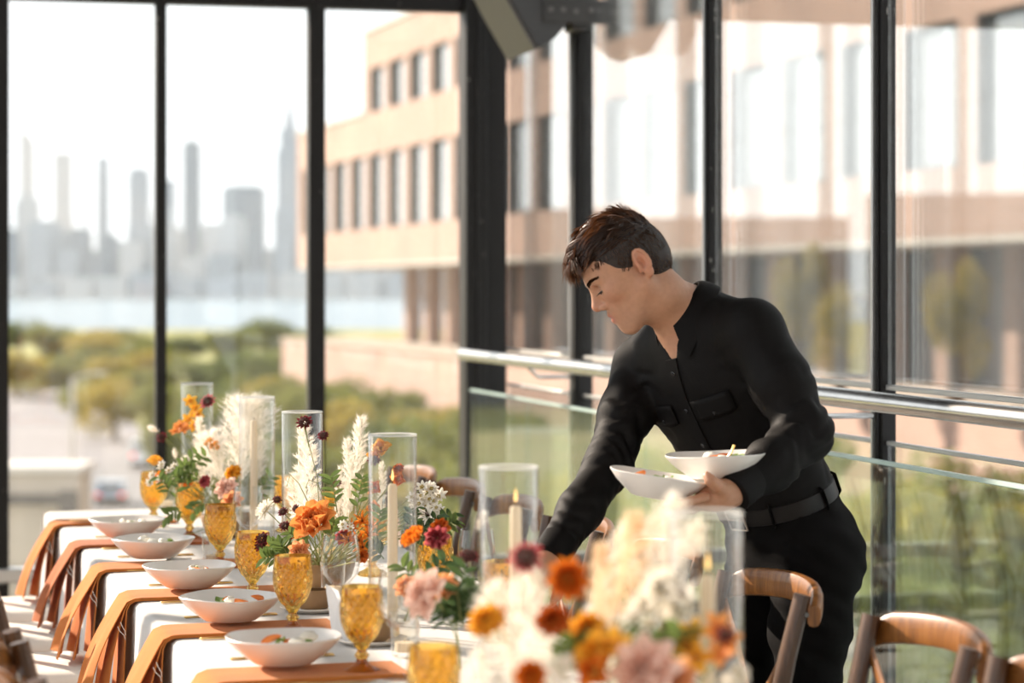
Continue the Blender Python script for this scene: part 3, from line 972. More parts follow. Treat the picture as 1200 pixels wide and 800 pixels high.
def chair_rail(z0, bow, x0, half, hgt, thick):
    mb = MB()
    rings = []
    for i in range(25):
        t = -1 + 2 * i / 24
        y = half * t
        e = max(0, abs(t) - .84) / .16
        x = x0 - bow * (1 - t * t) + .006 * e * e
        z = z0 + .016 * (1 - t * t) - .014 * e * e
        h = hgt * (1 - .30 * e * e)
        tx, ty = 2 * bow * t / half, 1.0
        l = math.hypot(tx, ty)
        nx, ny = ty / l, -tx / l
        ring = []
        for j in range(12):
            a = 2 * math.pi * j / 12
            ca, sa = math.cos(a), math.sin(a)
            q = thick / 2 * math.copysign(abs(ca) ** .7, ca)
            w = h / 2 * math.copysign(abs(sa) ** .7, sa)
            ring.append((x + nx * q - .15 * w * .5, y + ny * q, z + w))
        rings.append(ring)
    return mb.loft(rings)
def make_chair():
    t = thing('dining_chair', 'x', 'chair')
    w = M['wood']
    seat = MB()
    rings = []
    for z, g in ((.435, .96), (.442, 1), (.458, 1), (.466, .97)):
        rings.append([(math.copysign(abs(math.cos(a)) ** .55, math.cos(a)) * .205 * g, math.copysign(abs(math.sin(a)) ** .55, math.sin(a)) * (.205 + .015 * math.cos(a)) * g, z) for a in [2 * math.pi * k / 28 for k in range(28)]])
    seat.loft(rings)
    obj('seat', seat, w, t)
    cu = MB()
    rings = []
    for z, g in ((.467, .93), (.470, .985), (.482, 1.02), (.497, 1.015), (.510, .96), (.517, .80), (.520, .40)):
        rings.append([(math.copysign(abs(math.cos(a)) ** .55, math.cos(a)) * .205 * g + .005, math.copysign(abs(math.sin(a)) ** .55, math.sin(a)) * (.205 + .015 * math.cos(a)) * g, z) for a in [2 * math.pi * k / 36 for k in range(36)]])
    cu.loft(rings)
    c = obj('cushion', cu, M['cushion'], t)
    for s in (-1, 1):
        obj('cushion_tie', MB().tube([(-.18, s * .17, .49), (-.212, s * .19, .47), (-.214, s * .2, .40), (-.22, s * .205, .36)], .003, 6), M['cushion'], c)
    for s in (-1, 1):
        obj('front_leg', MB().tube([(.185, s * .175, .436), (.188, s * .178, .30), (.195, s * .185, 0)], [.019, .018, .013], 10), w, t)
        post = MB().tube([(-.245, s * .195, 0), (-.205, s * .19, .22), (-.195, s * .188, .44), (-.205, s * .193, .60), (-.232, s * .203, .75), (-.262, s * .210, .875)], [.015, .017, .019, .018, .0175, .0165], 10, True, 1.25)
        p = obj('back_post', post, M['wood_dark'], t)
        obj('bolt', MB().tube([(-.262, s * .224, .838), (-.262, s * .231, .838)], .005, 8), M['bolt'], p)
        # bent strip of the crossed back
        pts = []
        for k in range(9):
            q = k / 8
            pts.append((-.255 + .06 * q - .020 * math.sin(math.pi * q), s * (.200 - .335 * q), .815 - .355 * q))
        obj('cross_strip', MB().tube(pts, .0145, 8, True, .34, up=(0, 1, .4)), w, t)
        obj('side_stretcher', MB().tube([(-.215, s * .19, .20), (.19, s * .18, .20)], .009, 8), w, t)
    obj('top_rail', chair_rail(.848, .050, -.284, .230, .058, .026), w, t)
    obj('seat_stretcher', MB().tube([(-.01, -.185, .20), (-.01, .185, .20)], .009, 8), w, t)
    return t
chair = make_chair()
used = [False]
def place_chair(u, v, rot, label, jitter=0.0):
    loc = tab(u, v)
    o = chair
    if used[0]:
        o = dup(chair)
    used[0] = True
    o.location = loc
    o.rotation_euler = (0, 0, TA + rot + jitter)
    o['label'] = label
    o['group'] = 'cross back chairs along the banquet table'
rights = [(3.34, 'cross-back wooden chair at the right picture edge, nearest on the window side', .03),
          (3.88, 'dark cross-back wooden chair in the lower right corner, before the glass balustrade', -.03),
          (4.60, 'golden lit cross-back wooden chair right in front of the standing man', .0),
          (5.27, 'wooden cross-back chair half hidden behind the near pampas plumes', .0),
          (5.90, 'wooden cross-back chair under the reaching arm of the man', .0),
          (6.52, 'wooden cross-back chair behind the blurred hurricane glass at centre', .0),
          (7.14, 'wooden cross-back chair just right of the hurricane glass beside the tall plumes', .04),
          (7.72, 'farthest wooden cross-back chair on the window side of the table', .0)]
for v, lab, j in rights:
    place_chair(1.580, v, math.pi, lab, j)
lefts = [(3.95, 'cross-back chair cut by the bottom left corner, nearest on the left side'),
         (4.52, 'cross-back chair at lower left with its rounded rail against the picture edge'),
         (5.10, 'brown cross-back chair at the left edge, its post tilted beside a pale cushion'),
         (5.72, 'wooden chair with pale cushion at the fourth napkin from the far table end'),
         (6.30, 'wooden chair with pale cushion at the third napkin from the far table end'),
         (6.90, 'wooden chair with pale cushion at the second napkin from the far table end'),
         (7.50, 'wooden chair with pale cushion at the far left table corner')]
for v, lab in lefts:
    place_chair(.578, v, 0, lab, .02 * math.sin(v * 9))

# ------------------------------------------------------------------ settings: bowls, napkins, cutlery, cards
def bowl_mesh(seed=0):
    prof = [(.0, .004), (.035, .004), (.050, .0015), (.054, 0), (.058, .002), (.075, .013), (.095, .028), (.1085, .042), (.110, .0445), (.1085, .046), (.104, .043), (.090, .030), (.070, .016), (.045, .010), (.0, .009)]
    n = 56
    rings = []
    for r, z in prof:
        z *= 1.13
        rings.append([(max(r, 1e-5) * (1 + .012 * (z / .046) * math.sin(2 * a + seed)) * math.cos(a), max(r, 1e-5) * (1 + .010 * (z / .046) * math.sin(3 * a)) * math.sin(a), z + .0012 * (z / .046) * math.sin(3 * a + seed)) for a in [2 * math.pi * j / n for j in range(n)]])
    return MB().loft(rings, True, False).mesh('bowl', M['china'])
BOWL = bowl_mesh()
HERB = MB().loft([[(-.02 + .04 * i / 6, w * (.011 * math.sin(math.pi * (i + .15) / 6.3)), .004 * math.sin(i * .9) + abs(w) * .005) for w in (-1, 0, 1)] for i in range(7)], False, False).mesh('herb', M['herb'])
def slice_mesh():
    mb = MB()
    rings = []
    for i in range(9):
        a = -1.1 + 2.2 * i / 8
        q = math.sin(math.pi * (i + .3) / 8.6)
        rings.append([(.024 * math.cos(a) - .015 + .007 * q * math.cos(b), .024 * math.sin(a), .007 * q * math.sin(b) + .006) for b in [2 * math.pi * k / 7 for k in range(7)]])
    return mb.loft(rings).mesh('fruit_slice', M['melon'])
SLICE = slice_mesh()
def cheese_mesh():
    r = random.Random(4)
    mb = MB().sphere((0, 0, .006), (.014, .010, .007), 9, 6)
    mb.v = [tuple(c + r.uniform(-.0016, .0016) for c in v) for v in mb.v]
    return mb.mesh('cheese', M['cheese'])
CHEESE = cheese_mesh()
def salad(loc, label, seed, fruit=True, M0=None):
    r = random.Random(seed)
    t = thing('salad', label, 'food', loc, 0, None)
    if M0 is not None:
        t.matrix_world = M0
    for i in range(9):
        a, q = r.uniform(0, 6.28), r.uniform(.005, .05)
        z = .024 + q * .16 + r.uniform(0, .010)
        p = (q * math.cos(a), q * math.sin(a), z)
        if i % 3 == 0:
            link('herb', HERB, t, M=TR(p, (r.uniform(-.5, .5), r.uniform(-.5, .1), r.uniform(0, 6)), r.uniform(.8, 1.2)))
        elif i % 3 == 1 and fruit:
            link('fruit_slice', SLICE, t, M=TR(p, (r.uniform(-.4, .4), 0, r.uniform(0, 6)), 1))
        else:
            link('cheese', CHEESE, t, M=TR(p, (0, 0, r.uniform(0, 6)), r.uniform(.8, 1.3)))
    return t
def napkin_mb(seed, w=.160, inner=.36, hang=.22):
    """folded cloth: lies across the table edge, two layers parting as they hang; origin on the table edge"""
    r = random.Random(seed)
    mb = MB()
    for layer in (0, 1, 2):
        th = .0024
        path = []
        for k in range(9):
            path.append((inner * (1 - k / 8) + .012 * (k == 8), .006 + .0035 * layer * 1.0, 0))
        top = .002 + .0027 * layer
        path = [(inner - (inner - .02) * k / 8, top, 0) for k in range(9)]
        path += [(.004, top - .001, 0), (-.008 - .003 * layer, top - .008, 0), (-.015 - .004 * layer, top - .022, 0)]
        fl = (.012, .046, .082)[layer]
        for k in range(1, 9):
            q = k / 8
            path.append((-.016 - .004 * layer - fl * q ** (1.1) - .008 * layer * math.sin(q * 3), top - .022 - (hang - .02) * q, q))
        n = 9
        rows_o, rows_i = [], []
        for i, (u, z, q) in enumerate(path):
            p0, p1 = path[max(i - 1, 0)], path[min(i + 1, len(path) - 1)]
            tx, tz = p1[0] - p0[0], p1[1] - p0[1]
            l = math.hypot(tx, tz)
            nx, nz = -tz / l, tx / l
            if nz < 0 or (abs(nz) < .3 and nx > 0):
                nx, nz = -nx, -nz
            ro, ri = [], []
            for j in range(n):
                s = -1 + 2 * j / (n - 1)
                v = s * w / 2 * (1 + .16 * q * (.7, .9, 1)[layer]) + .006 * q * math.sin(seed)
                wv = q * (.012 * math.sin(s * 3.3 + seed) + .006 * math.sin(s * 7 + seed * 2)) * (.5, 1, 1)[layer]
                ro.append((u + nx * th / 2 - wv * .8, v, z + nz * th / 2))
                ri.append((u - nx * th / 2 - wv * .8, v, z - nz * th / 2))
            rows_o.append(ro)
            rows_i.append(ri)
        rings = [a + b[::-1] for a, b in zip(rows_o, rows_i)]
        mb.loft(rings, True, True)
    return mb
def knife_mb():
    return MB().bbox((-.115, -.006, 0), (-.01, .006, .004), .0015).loft([[(-.01, -.004, .001), (-.01, .004, .001), (-.01, .004, .003), (-.01, -.004, .003)], [(.03, -.009, .001), (.03, .006, .001), (.03, .006, .0025), (.03, -.009, .0025)], [(.10, -.008, .001), (.10, .006, .001), (.10, .006, .002), (.10, -.008, .002)], [(.118, .003, .001), (.118, .006, .001), (.118, .006, .002), (.118, .003, .002)]])
def fork_mb():
    mb = MB().bbox((-.10, -.005, 0), (-.0, .005, .004), .0015).bbox((0, -.004, .001), (.05, .004, .004), .001).bbox((.05, -.011, .001), (.07, .011, .004), .001)
    for k in range(4):
        mb.bbox((.068, -.011 + k * .0062, .001), (.105, -.0075 + k * .0062, .004), .0008)
    return mb
KNIFE = knife_mb().mesh('knife', M['gold'])
FORK = fork_mb().mesh('fork', M['gold'])
CARD = MB().prism([(-.055, -.035, 0), (.055, -.040, 0), (.06, .030, .004), (-.05, .038, .002)], (0, 0, .0012)).prism([(-.05, -.03, .0015), (.052, -.036, .010), (.058, .026, .012), (-.048, .030, .003)], (0, 0, .0012)).mesh('folded_sheet', M['paper'], False)
order = ['nearest', 'second nearest', 'middle', 'second farthest', 'farthest']
sets = [4.50, 5.12, 5.72, 6.37, 6.92]
CU, SU = TA, TA
for i, v in enumerate(sets):
    p = tab(.835, v, TZ + .0165)
    b = link('salad_bowl', BOWL, None, p)
    b.rotation_euler = (0, 0, TA + i * 1.1)
    tag(b, ['ivory shallow bowl with orange slices, nearest of the five along the left table edge', 'ivory shallow bowl of greens, second nearest along the left table edge',
            'ivory shallow bowl with orange and green salad, middle of the five along the left edge', 'ivory shallow bowl second farthest along the left table edge', 'ivory shallow bowl farthest along the left table edge'][i], 'bowl', 'bowls along the left table edge')
    salad(p + Vector((.01, .01, 0)), f'small herb and cheese salad in the {order[i]} bowl along the left table edge', 11 + i, i in (0, 2, 1))
    o = link('knife', KNIFE, None, tab(.86, v - .165, TZ + .001))
    o.rotation_euler = (0, 0, TA)
    tag(o, f'gold knife lying on the near side of the {order[i]} left bowl', 'knife', 'gold cutlery')
    o = link('fork', FORK, None, tab(.86, v + .165, TZ + .001))
    o.rotation_euler = (0, 0, TA)
    tag(o, f'gold fork lying on the far side of the {order[i]} left bowl', 'fork', 'gold cutlery')
    q = ((330, 748), (268, 699), (206, 661), (168, 634), None)[i]
    if q:
        o = link('menu_sheet', CARD, None, at(q[0], q[1], TZ + .002))
        o.rotation_euler = (0, 0, TA + .3 + i * .5)
        tag(o, f'folded white paper sheet on the cloth beside the {order[i]} left bowl', 'paper', 'folded white sheets on the table')
nv = [(4.44, 'rust', 'bright terracotta napkin under the nearest left bowl, hanging over the table edge'),
      (5.06, 'rust', 'bright terracotta napkin under the second nearest left bowl, hanging over the table edge'),
      (5.68, 'rust', 'bright terracotta napkin with cream threads under the middle left bowl, hanging over the edge'),
      (6.28, 'rust', 'bright terracotta napkin between the two middle settings, third from the far table end'),
      (6.88, 'rust2', 'darker brown terracotta napkin under the farthest left bowl, hanging over the edge'),
      (7.52, 'rust', 'bright terracotta napkin at the far table corner with no bowl on it')]
for i, (v, mt, lab) in enumerate(nv):
    t = thing('napkin', lab, 'napkin', tab(U0 - .012, v, TZ), TA, 'terracotta napkins hanging over the table edge')
    obj('folded_cloth', napkin_mb(i + 1), M[mt], t)
    r = random.Random(i)
    for k in range(2):
        q = (-.030 - .006 * k, -.085, -.045 - .010 * k)
        obj('fringe_thread', MB().tube([q, (q[0] + .004, q[1] - .004, q[2] - .010), (q[0] + .010 + .004 * k, q[1] - .005, q[2] - .020), (q[0] + .011 + .006 * k, q[1] - .004, q[2] - .030)], .0009, 5), M['thread'], t)
o = link('knife', KNIFE, None, tab(.84, 7.46, TZ + .014))
o.rotation_euler = (0, 0, TA)
tag(o, 'gold knife lying on the napkin at the far table corner', 'knife', 'gold cutlery')

# leaning menu card and side plates with brown pots
t = thing('menu_card', 'white menu card standing tilted behind the nearest upright amber goblet', 'card', P(404, 757, 4.93))
loc = t.location.copy()
qs = [P(382, 684, 4.96) - loc, P(397, 692, 4.90) - loc, P(417, 757, 4.90) - loc, P(391, 754, 4.96) - loc]
obj('card_sheet', MB().prism(qs, (-.001, -.0012, 0)), M['paper'], t, smooth=False)
SIDEPL = MB().lathe([(0, .002), (.04, .002), (.05, 0), (.056, .002), (.075, .010), (.077, .0115), (.075, .0125), (.055, .006), (0, .005)], 40)
POT = MB().lathe([(0, 0), (.030, 0), (.036, .006), (.041, .022), (.038, .036), (.033, .042), (.031, .041), (.036, .034), (.037, .022), (.03, .008), (0, .006)], 32)
for px, py, la in ((368, 716, 'below the tall white plumes'), (436, 754, 'behind the nearest upright amber goblet')):
    q = at(px, py, TZ)
    tag(obj('side_plate', SIDEPL, M['china'], None, q), 'small pale side plate under a brown pot ' + la, 'plate')
    tag(obj('stoneware_pot', POT, M['clay'], None, q + Vector((0, 0, .0075))), 'low brown pot on a side plate ' + la, 'pot')

# ------------------------------------------------------------------ glassware
def goblet_mesh():
    n = 96
    outer = [(.0005, 0), (.034, 0), (.037, .003), (.036, .006), (.030, .010), (.018, .016), (.011, .024), (.0095, .030), (.0145, .036), (.0095, .042), (.0085, .046), (.0135, .052)]
    zs = np.linspace(.058, .140, 26)
    bowl = [(.0395 - .0245 * (max(0, (.118 - z) / .062)) ** 2.1, z) for z in zs]
    outer += [(r, z) for r, z in bowl] + [(.0398, .144), (.0394, .150), (.0388, .160), (.0382, .165), (.0368, .165)]
    inner = [(.0362, .150), (.0358, .125), (.0325, .098), (.024, .078), (.012, .068), (.0005, .066)]
    rings = []
    for r, z in outer + inner:
        ring = []
        for j in range(n):
            a = 2 * math.pi * j / n
            q = r
            if (r, z) in bowl or False:
                f = min(1, (z - .058) / .01) * min(1, (.142 - z) / .01)
                d1 = abs(math.sin(7 * a + z * 120))
                d2 = abs(math.sin(7 * a - z * 120))
                q = r + .0040 * f * (max(1 - d1, 1 - d2) ** 1.2) - .0012 * f
            elif z < .017 and r > .012:
                q = r * (1 + .035 * math.cos(24 * a))
            ring.append((q * math.cos(a), q * math.sin(a), z))
        rings.append(ring)
    return MB().loft(rings, True, False).mesh('goblet', M['amber'])
GOBLET = goblet_mesh()
def goblet(px, rim, label):
    p = at(px, rim, TZ + .165)
    o = link('goblet', GOBLET, None, (p.x, p.y, TZ + .001))
    tag(o, label, 'goblet', 'amber pressed glass goblets')
for px, rim, la in ((180, 553, 'amber pressed-glass goblet farthest left, at the far end of the table'),
                    (222, 566, 'amber pressed-glass goblet under the leafy greens, second from the far end'),
                    (258, 591, 'amber pressed-glass goblet with clear diamond relief, third from the far end'),
                    (296, 623, 'amber pressed-glass goblet behind the middle left bowl, beside a clear wine glass'),
                    (343, 651, 'amber pressed-glass goblet behind the second nearest bowl, left of the peach rose'),
                    (424, 687, 'amber pressed-glass goblet standing nearest in focus, before the menu card'),
                    (508, 757, 'blurred amber goblet at the bottom edge, nearest the camera')):
    goblet(px, rim, la)
for v, la in ((4.75, 'amber goblet on the far side of the table below the peach petals'), (5.3, 'amber goblet on the window side right of the slim candle'), (5.95, 'amber goblet on the window side behind the middle flowers'),
              (6.5, 'amber goblet on the window side behind the second hurricane glass'), (7.1, 'amber goblet on the window side, farthest from the camera')):
    o = link('goblet', GOBLET, None, tab(1.33, v, TZ + .001))
    tag(o, la, 'goblet', 'amber pressed glass goblets')
WINE = MB().lathe([(.0005, 0), (.034, 0), (.035, .002), (.012, .005), (.0045, .012), (.0035, .03), (.0035, .075), (.006, .088), (.022, .098), (.037, .118), (.042, .140), (.040, .17), (.0355, .200), (.0345, .2005), (.0335, .2), (.039, .17), (.0408, .140), (.036, .119), (.021, .1), (.0005, .094)], 40).mesh('wine_glass', M['clear'])
def wineglass(p, la):
    o = link('wine_glass', WINE, None, (p.x, p.y, TZ + .001))
    tag(o, la, 'glass', 'clear stemmed wine glasses')
wineglass(at(399, 627, TZ + .2), 'clear wine glass left of the slim candle, above the menu card')
wineglass(at(291, 570, TZ + .2), 'clear wine glass in front of the second hurricane glass from the far end')
wineglass(at(232, 548, TZ + .2), 'clear wine glass among the greens at the far end of the table')
wineglass(at(468, 668, TZ + .2), 'clear wine glass before the candle, near the peach petals')
wineglass(tab(1.36, 5.05, 0), 'clear wine glass on the window side near the dark scabiosa')
wineglass(tab(1.37, 6.15, 0), 'clear wine glass on the window side beyond the white blossom')
TUM = MB().lathe([(.0005, 0), (.024, 0), (.026, .003), (.030, .085), (.0285, .0855), (.0245, .010), (.0005, .008)], 32).mesh('votive_glass', M['clear'])
for i, (px, py, la) in enumerate(((474, 768, 'small clear votive glass right of the nearest upright goblet'), (250, 662, 'small clear votive glass behind the third goblet from the far end'), (196, 596, 'small clear votive glass at the far end beside the farthest goblet'), (390, 700, 'small clear votive glass between the brown pots'))):
    q = at(px, py, TZ + .002)
    tag(link('votive_glass', TUM, None, q), la, 'glass', 'votive glasses')
    tag(obj('tea_light', MB().lathe([(.0005, 0), (.019, 0), (.019, .018), (.0005, .0175)], 24).tube([(0, 0, .017), (.001, 0, .026)], .0008, 5), M['wax'], None, q + Vector((0, 0, .0085))), la.replace('small clear votive glass', 'ivory tea light in the votive glass'), 'candle', 'tea lights')
def tube_glass(h, r):
    w = .0028
    return MB().lathe([(r - w, 0), (r, 0), (r, h - .002), (r - w / 2, h + .0005), (r - w, h - .002), (r - w, 0)], 48).mesh('hurricane_glass', M['clear'])
HUR = tube_glass(.42, .050)
RIM = MB().tube([(.0486 * math.cos(2 * math.pi * k / 48), .0486 * math.sin(2 * math.pi * k / 48), .4205) for k in range(49)], .0019, 6, False).mesh('rim_highlight', M['rim'])  # pale ring painted as the bright highlight along the rim
HOLD = MB().lathe([(.0005, 0), (.027, 0), (.028, .003), (.016, .007), (.0135, .022), (.0145, .026), (.0115, .026), (.0113, .012), (.0005, .011)], 28).mesh('candle_holder', M['gold'])
def taper(h):
    return MB().lathe([(.0005, 0), (.0110, 0), (.0105, h * .6), (.0096, h - .006), (.0070, h - .001), (.0005, h)], 20)
FL = MB().lathe([(.0003, 0), (.0030, .005), (.0042, .011), (.0034, .019), (.0016, .028), (.0002, .035)], 10)
def hurricane(px, top, ctop, la, lit=True, cdx=0.0):
    p = at(px, top, TZ + .42)
    q = Vector((p.x, p.y, TZ + .001))
    o = link('hurricane_glass', HUR, None, q)
    tag(o, 'tall clear hurricane glass ' + la, 'glass vase', 'hurricane glasses along the table')
    qc = q + Vector((cdx, 0, 0))
    link('rim_highlight', RIM, o)
    h_ = link('candle_holder', HOLD, None, qc)
    tag(h_, 'gold candle foot in the hurricane glass ' + la, 'candle holder', 'candle holders')
    H = (HOR - ctop) / FPX * q.y + CAM_Z - q.z - .012
    c = thing('taper_candle', 'ivory taper candle in the hurricane glass ' + la, 'candle', qc + Vector((0, 0, .0115)), 0, 'taper candles')
    obj('wax_body', taper(H), M['wax'], c)
    obj('wick', MB().tube([(0, 0, H - .002), (.0005, 0, H + .008)], .0009, 6), M['wick'], c)
    if lit:
        obj('flame', FL, M['flame'], c, M=TR((0, 0, H + .005), (0, 0, 0), .72))
hurricane(231, 450, 505, 'behind the yellow orchids', False)
hurricane(301, 466, 492, 'just left of the pointed white plume', False, -.008)
hurricane(354, 483, 512, 'behind the pointed white plume', True)
hurricane(460, 510, 566, 'right of the twin white plumes', True)
hurricane(596, 548, 592, 'before the reaching sleeve', True, .012)
hurricane(826, 602, 672, 'before the belt of the man', True, .004)
# ------------------------------------------------------------------ flowers
def petal_rows(L, W, cup=.3, curl=.0, tip=.6, nu=5, nv=5, ruffle=0.0, seed=0):
    """one petal: root at the origin, grows along +x, hollow towards +z"""
    rows = []
    r = random.Random(seed)
    for i in range(nu):
        q = i / (nu - 1)
        w = W * (math.sin(math.pi * min(.97, (.12 + q * .88) ** .8)) ** tip if q < .999 else .32) * (.55 + .45 * q if tip < 1 else 1)
        row = []
        for j in range(nv):
            s = -1 + 2 * j / (nv - 1)
            x = L * q * (1 - .10 * s * s * q)
            z = cup * W * s * s * (.4 + .6 * q) + L * (cup * .35 * q * q - curl * q ** 3) + ruffle * q * math.sin(s * 7 + seed) * L
            row.append((x, s * w / 2, z))
        rows.append(row)
    return rows
def petal_mb(*a, **k):
    return MB().loft(petal_rows(*a, **k), False, False)
def add_ring(mb, n, L, W, tilt, r0, z0, cup=.3, curl=0, tip=.6, seed=0, mi=0, nu=5, nv=5, ruffle=0.0, ph=0):
    r = random.Random(seed)
    for k in range(n):
        a = 2 * math.pi * (k + ph) / n + r.uniform(-.12, .12)
        t = R(90 - tilt) + r.uniform(-.09, .09)
        pm = petal_mb(L * r.uniform(.92, 1.06), W, cup, curl, tip, nu, nv, ruffle, seed + k)
        Mx = Matrix.Rotation(a, 4, 'Z') @ Matrix.Translation((r0, 0, z0)) @ Matrix.Rotation(-t, 4, 'Y')
        mb.merge(pm, Mx, mi)
    return mb
def ball(mb, r, z, n, s, mi, seed, flat=1.0):
    q = random.Random(seed)
    for i in range(n):
        zz = 1 - 2 * (i + .5) / n * .75
        a = i * 2.39996
        rr = math.sqrt(max(0, 1 - zz * zz))
        p = (r * rr * math.cos(a), r * rr * math.sin(a), z + r * zz * flat)
        mb.sphere(p, s * q.uniform(.8, 1.2), 5, 3, mi)
    return mb
# each kind: (mesh of the flower, mesh of an outer petal, list of matrices of the outer petals)
KIND = {}
def kind(name, mats, core, outer=None):
    """core: MB; outer: (n, L, W, tilt, r0, z0, cup, curl, tip, ruffle)"""
    me = core.mesh(name, mats)
    pm, ms = None, []
    if outer:
        n, L, W, tilt, r0, z0, cup, curl, tip, ruf = outer
        pm = petal_mb(L, W, cup, curl, tip, 6, 6, ruf).mesh('petal', mats[0])
        r = random.Random(len(name))
        for k in range(n):
            ms.append(Matrix.Rotation(2 * math.pi * k / n + r.uniform(-.1, .1), 4, 'Z') @ Matrix.Translation((r0, 0, z0)) @ Matrix.Rotation(-R(90 - tilt) + r.uniform(-.1, .1), 4, 'Y'))
    KIND[name] = (me, pm, ms)
def mk_ranunculus(name, mat, open_=1.0):
    mb = MB()
    ball(mb, .006, .006, 22, .0024, 1, 3, .6)
    for i, (n, L, W, t) in enumerate(((6, .012, .012, 16), (7, .016, .016, 28), (8, .020, .020, 42), (8, .0235, .023, 56))):
        add_ring(mb, n, L, W, t * open_, .003 + .0012 * i, .0, .45, 0, .5, i * 10 + 1)
    kind(name, [M[mat], M['centre']], mb, (9, .0265, .027, 70 * open_, .006, -.001, .35, .0, .5, .0))
mk_ranunculus('orange_ranunculus', 'orange')
mk_ranunculus('yellow_ranunculus', 'yellow')
mk_ranunculus('rust_ranunculus', 'deep', .8)
mk_ranunculus('pink_ranunculus', 'pink', .8)
def mk_rose(name, mat, k=1.0):
    mb = MB()
    for i, (n, L, W, t) in enumerate(((4, .026, .024, 8), (5, .032, .030, 18), (6, .038, .036, 30), (6, .043, .042, 44))):
        add_ring(mb, n, L * k, W * k, t, .003 + .0018 * i, .002, .42, .05 * i, .5, 40 + i * 9, 0, 6, 6, .02)
    kind(name, [M[mat], M['centre']], mb, (8, .048 * k, .050 * k, 60, .011, 0, .30, .12, .5, .03))
mk_rose('peach_rose', 'apricot', 1.05)
mk_rose('blush_rose', 'blush', .95)
mk_rose('soft_peach_rose', 'peach', .9)
def mk_mum(name, mat, k=1.0, core='centre'):
    mb = MB()
    ball(mb, .004, .004, 12, .002, 1, 5)
    for i, (n, L, t) in enumerate(((9, .016, 14), (12, .022, 34), (15, .027, 56), (16, .030, 78))):
        add_ring(mb, n, L * k, .0085 * k, t, .003, .0, .3, -.05, .7, 70 + i * 5, 0, 5, 3)
    kind(name, [M[mat], M[core]], mb, (18, .031 * k, .009 * k, 98, .003, -.001, .3, .05, .7, 0))
mk_mum('white_chrysanthemum', 'white')
mk_mum('cream_dahlia', 'white', 1.35)
def mk_scab(name, mat, k=1.0, ring='wine'):
    mb = MB()
    ball(mb, .0095 * k, .004, 46, .0026 * k, 1, 8, .75)
    add_ring(mb, 11, .013 * k, .010 * k, 82, .006 * k, .001, .2, .05, .8, 90, 0, 4, 4, .08)
    add_ring(mb, 9, .010 * k, .008 * k, 55, .005 * k, .003, .2, .0, .8, 95, 0, 4, 4, .08)
    kind(name, [M[mat], M['centre_dark']], mb)
mk_scab('wine_scabiosa', 'wine')
mk_scab('pink_scabiosa', 'pink', 1.3)
mk_scab('rust_scabiosa', 'deep', .9)
def mk_poppy(name, mat):
    mb = MB()
    ball(mb, .006, .008, 16, .0018, 1, 2)
    add_ring(mb, 4, .034, .040, 38, .002, 0, .35, .05, .5, 120, 0, 6, 6, .06)
    kind(name, [M[mat], M['centre']], mb, (4, .036, .042, 55, .003, -.001, .25, .05, .5, .07))
mk_poppy('orange_poppy', 'orange')
mk_poppy('apricot_poppy', 'apricot')
mk_poppy('yellow_poppy', 'yellow')
def mk_orchid(name, mat):
    mb = MB()
    ball(mb, .004, .004, 8, .002, 1, 4)
    add_ring(mb, 3, .012, .012, 40, .002, .001, .5, .1, .6, 140)
    kind(name, [M[mat], M['deep']], mb, (5, .022, .019, 75, .002, 0, .1, .05, .5, .02))
mk_orchid('yellow_orchid', 'yellow')
mk_orchid('orange_orchid', 'apricot')
def mk_lily(name, mat):
    mb = MB()
    for i in range(6):
        a = i * 1.047
        mb.tube([(0, 0, 0), (.006 * math.cos(a), .006 * math.sin(a), .018), (.012 * math.cos(a), .012 * math.sin(a), .028)], .0006, 4, mi=1)
    add_ring(mb, 3, .030, .012, 40, .001, 0, .2, .15, .9, 150, 0)
    kind(name, [M[mat], M['centre_dark']], mb, (6, .032, .013, 52, .001, 0, .2, .2, .9, 0))
mk_lily('orange_alstroemeria', 'orange')
mk_lily('white_lily', 'white')
def mk_small(name, mat, k=1.0):
    mb = MB()
    ball(mb, .0028 * k, .002, 9, .0012 * k, 1, 6)
    add_ring(mb, 6, .011 * k, .008 * k, 72, .0015, 0, .2, .05, .7, 160, 0, 4, 3)
    kind(name, [M[mat], M['centre']], mb)
mk_small('white_blossom', 'white', 1.1)
mk_small('orange_floret', 'apricot', .9)
mk_small('rust_floret', 'deep', .8)
def mk_bunny():
    mb = MB()
    r = random.Random(2)
    mb.sphere((0, 0, .010), (.0055, .0055, .012), 8, 6)
    for i in range(260):
        a, zz = r.uniform(0, 6.28), r.uniform(-1, 1)
        q = math.sqrt(1 - zz * zz)
        d = Vector((q * math.cos(a), q * math.sin(a), zz * .8 + .5)).normalized()
        p = Vector((q * math.cos(a) * .005, q * math.sin(a) * .005, .010 + zz * .011))
        w = d.cross(Vector((0, 0, 1))).normalized() * .0005
        mb.add([p - w, p + w, p + d * .010], [(0, 1, 2)])
    KIND['bunny_tail'] = (mb.mesh('bunny_tail', M['pampas'], False), None, [])
mk_bunny()
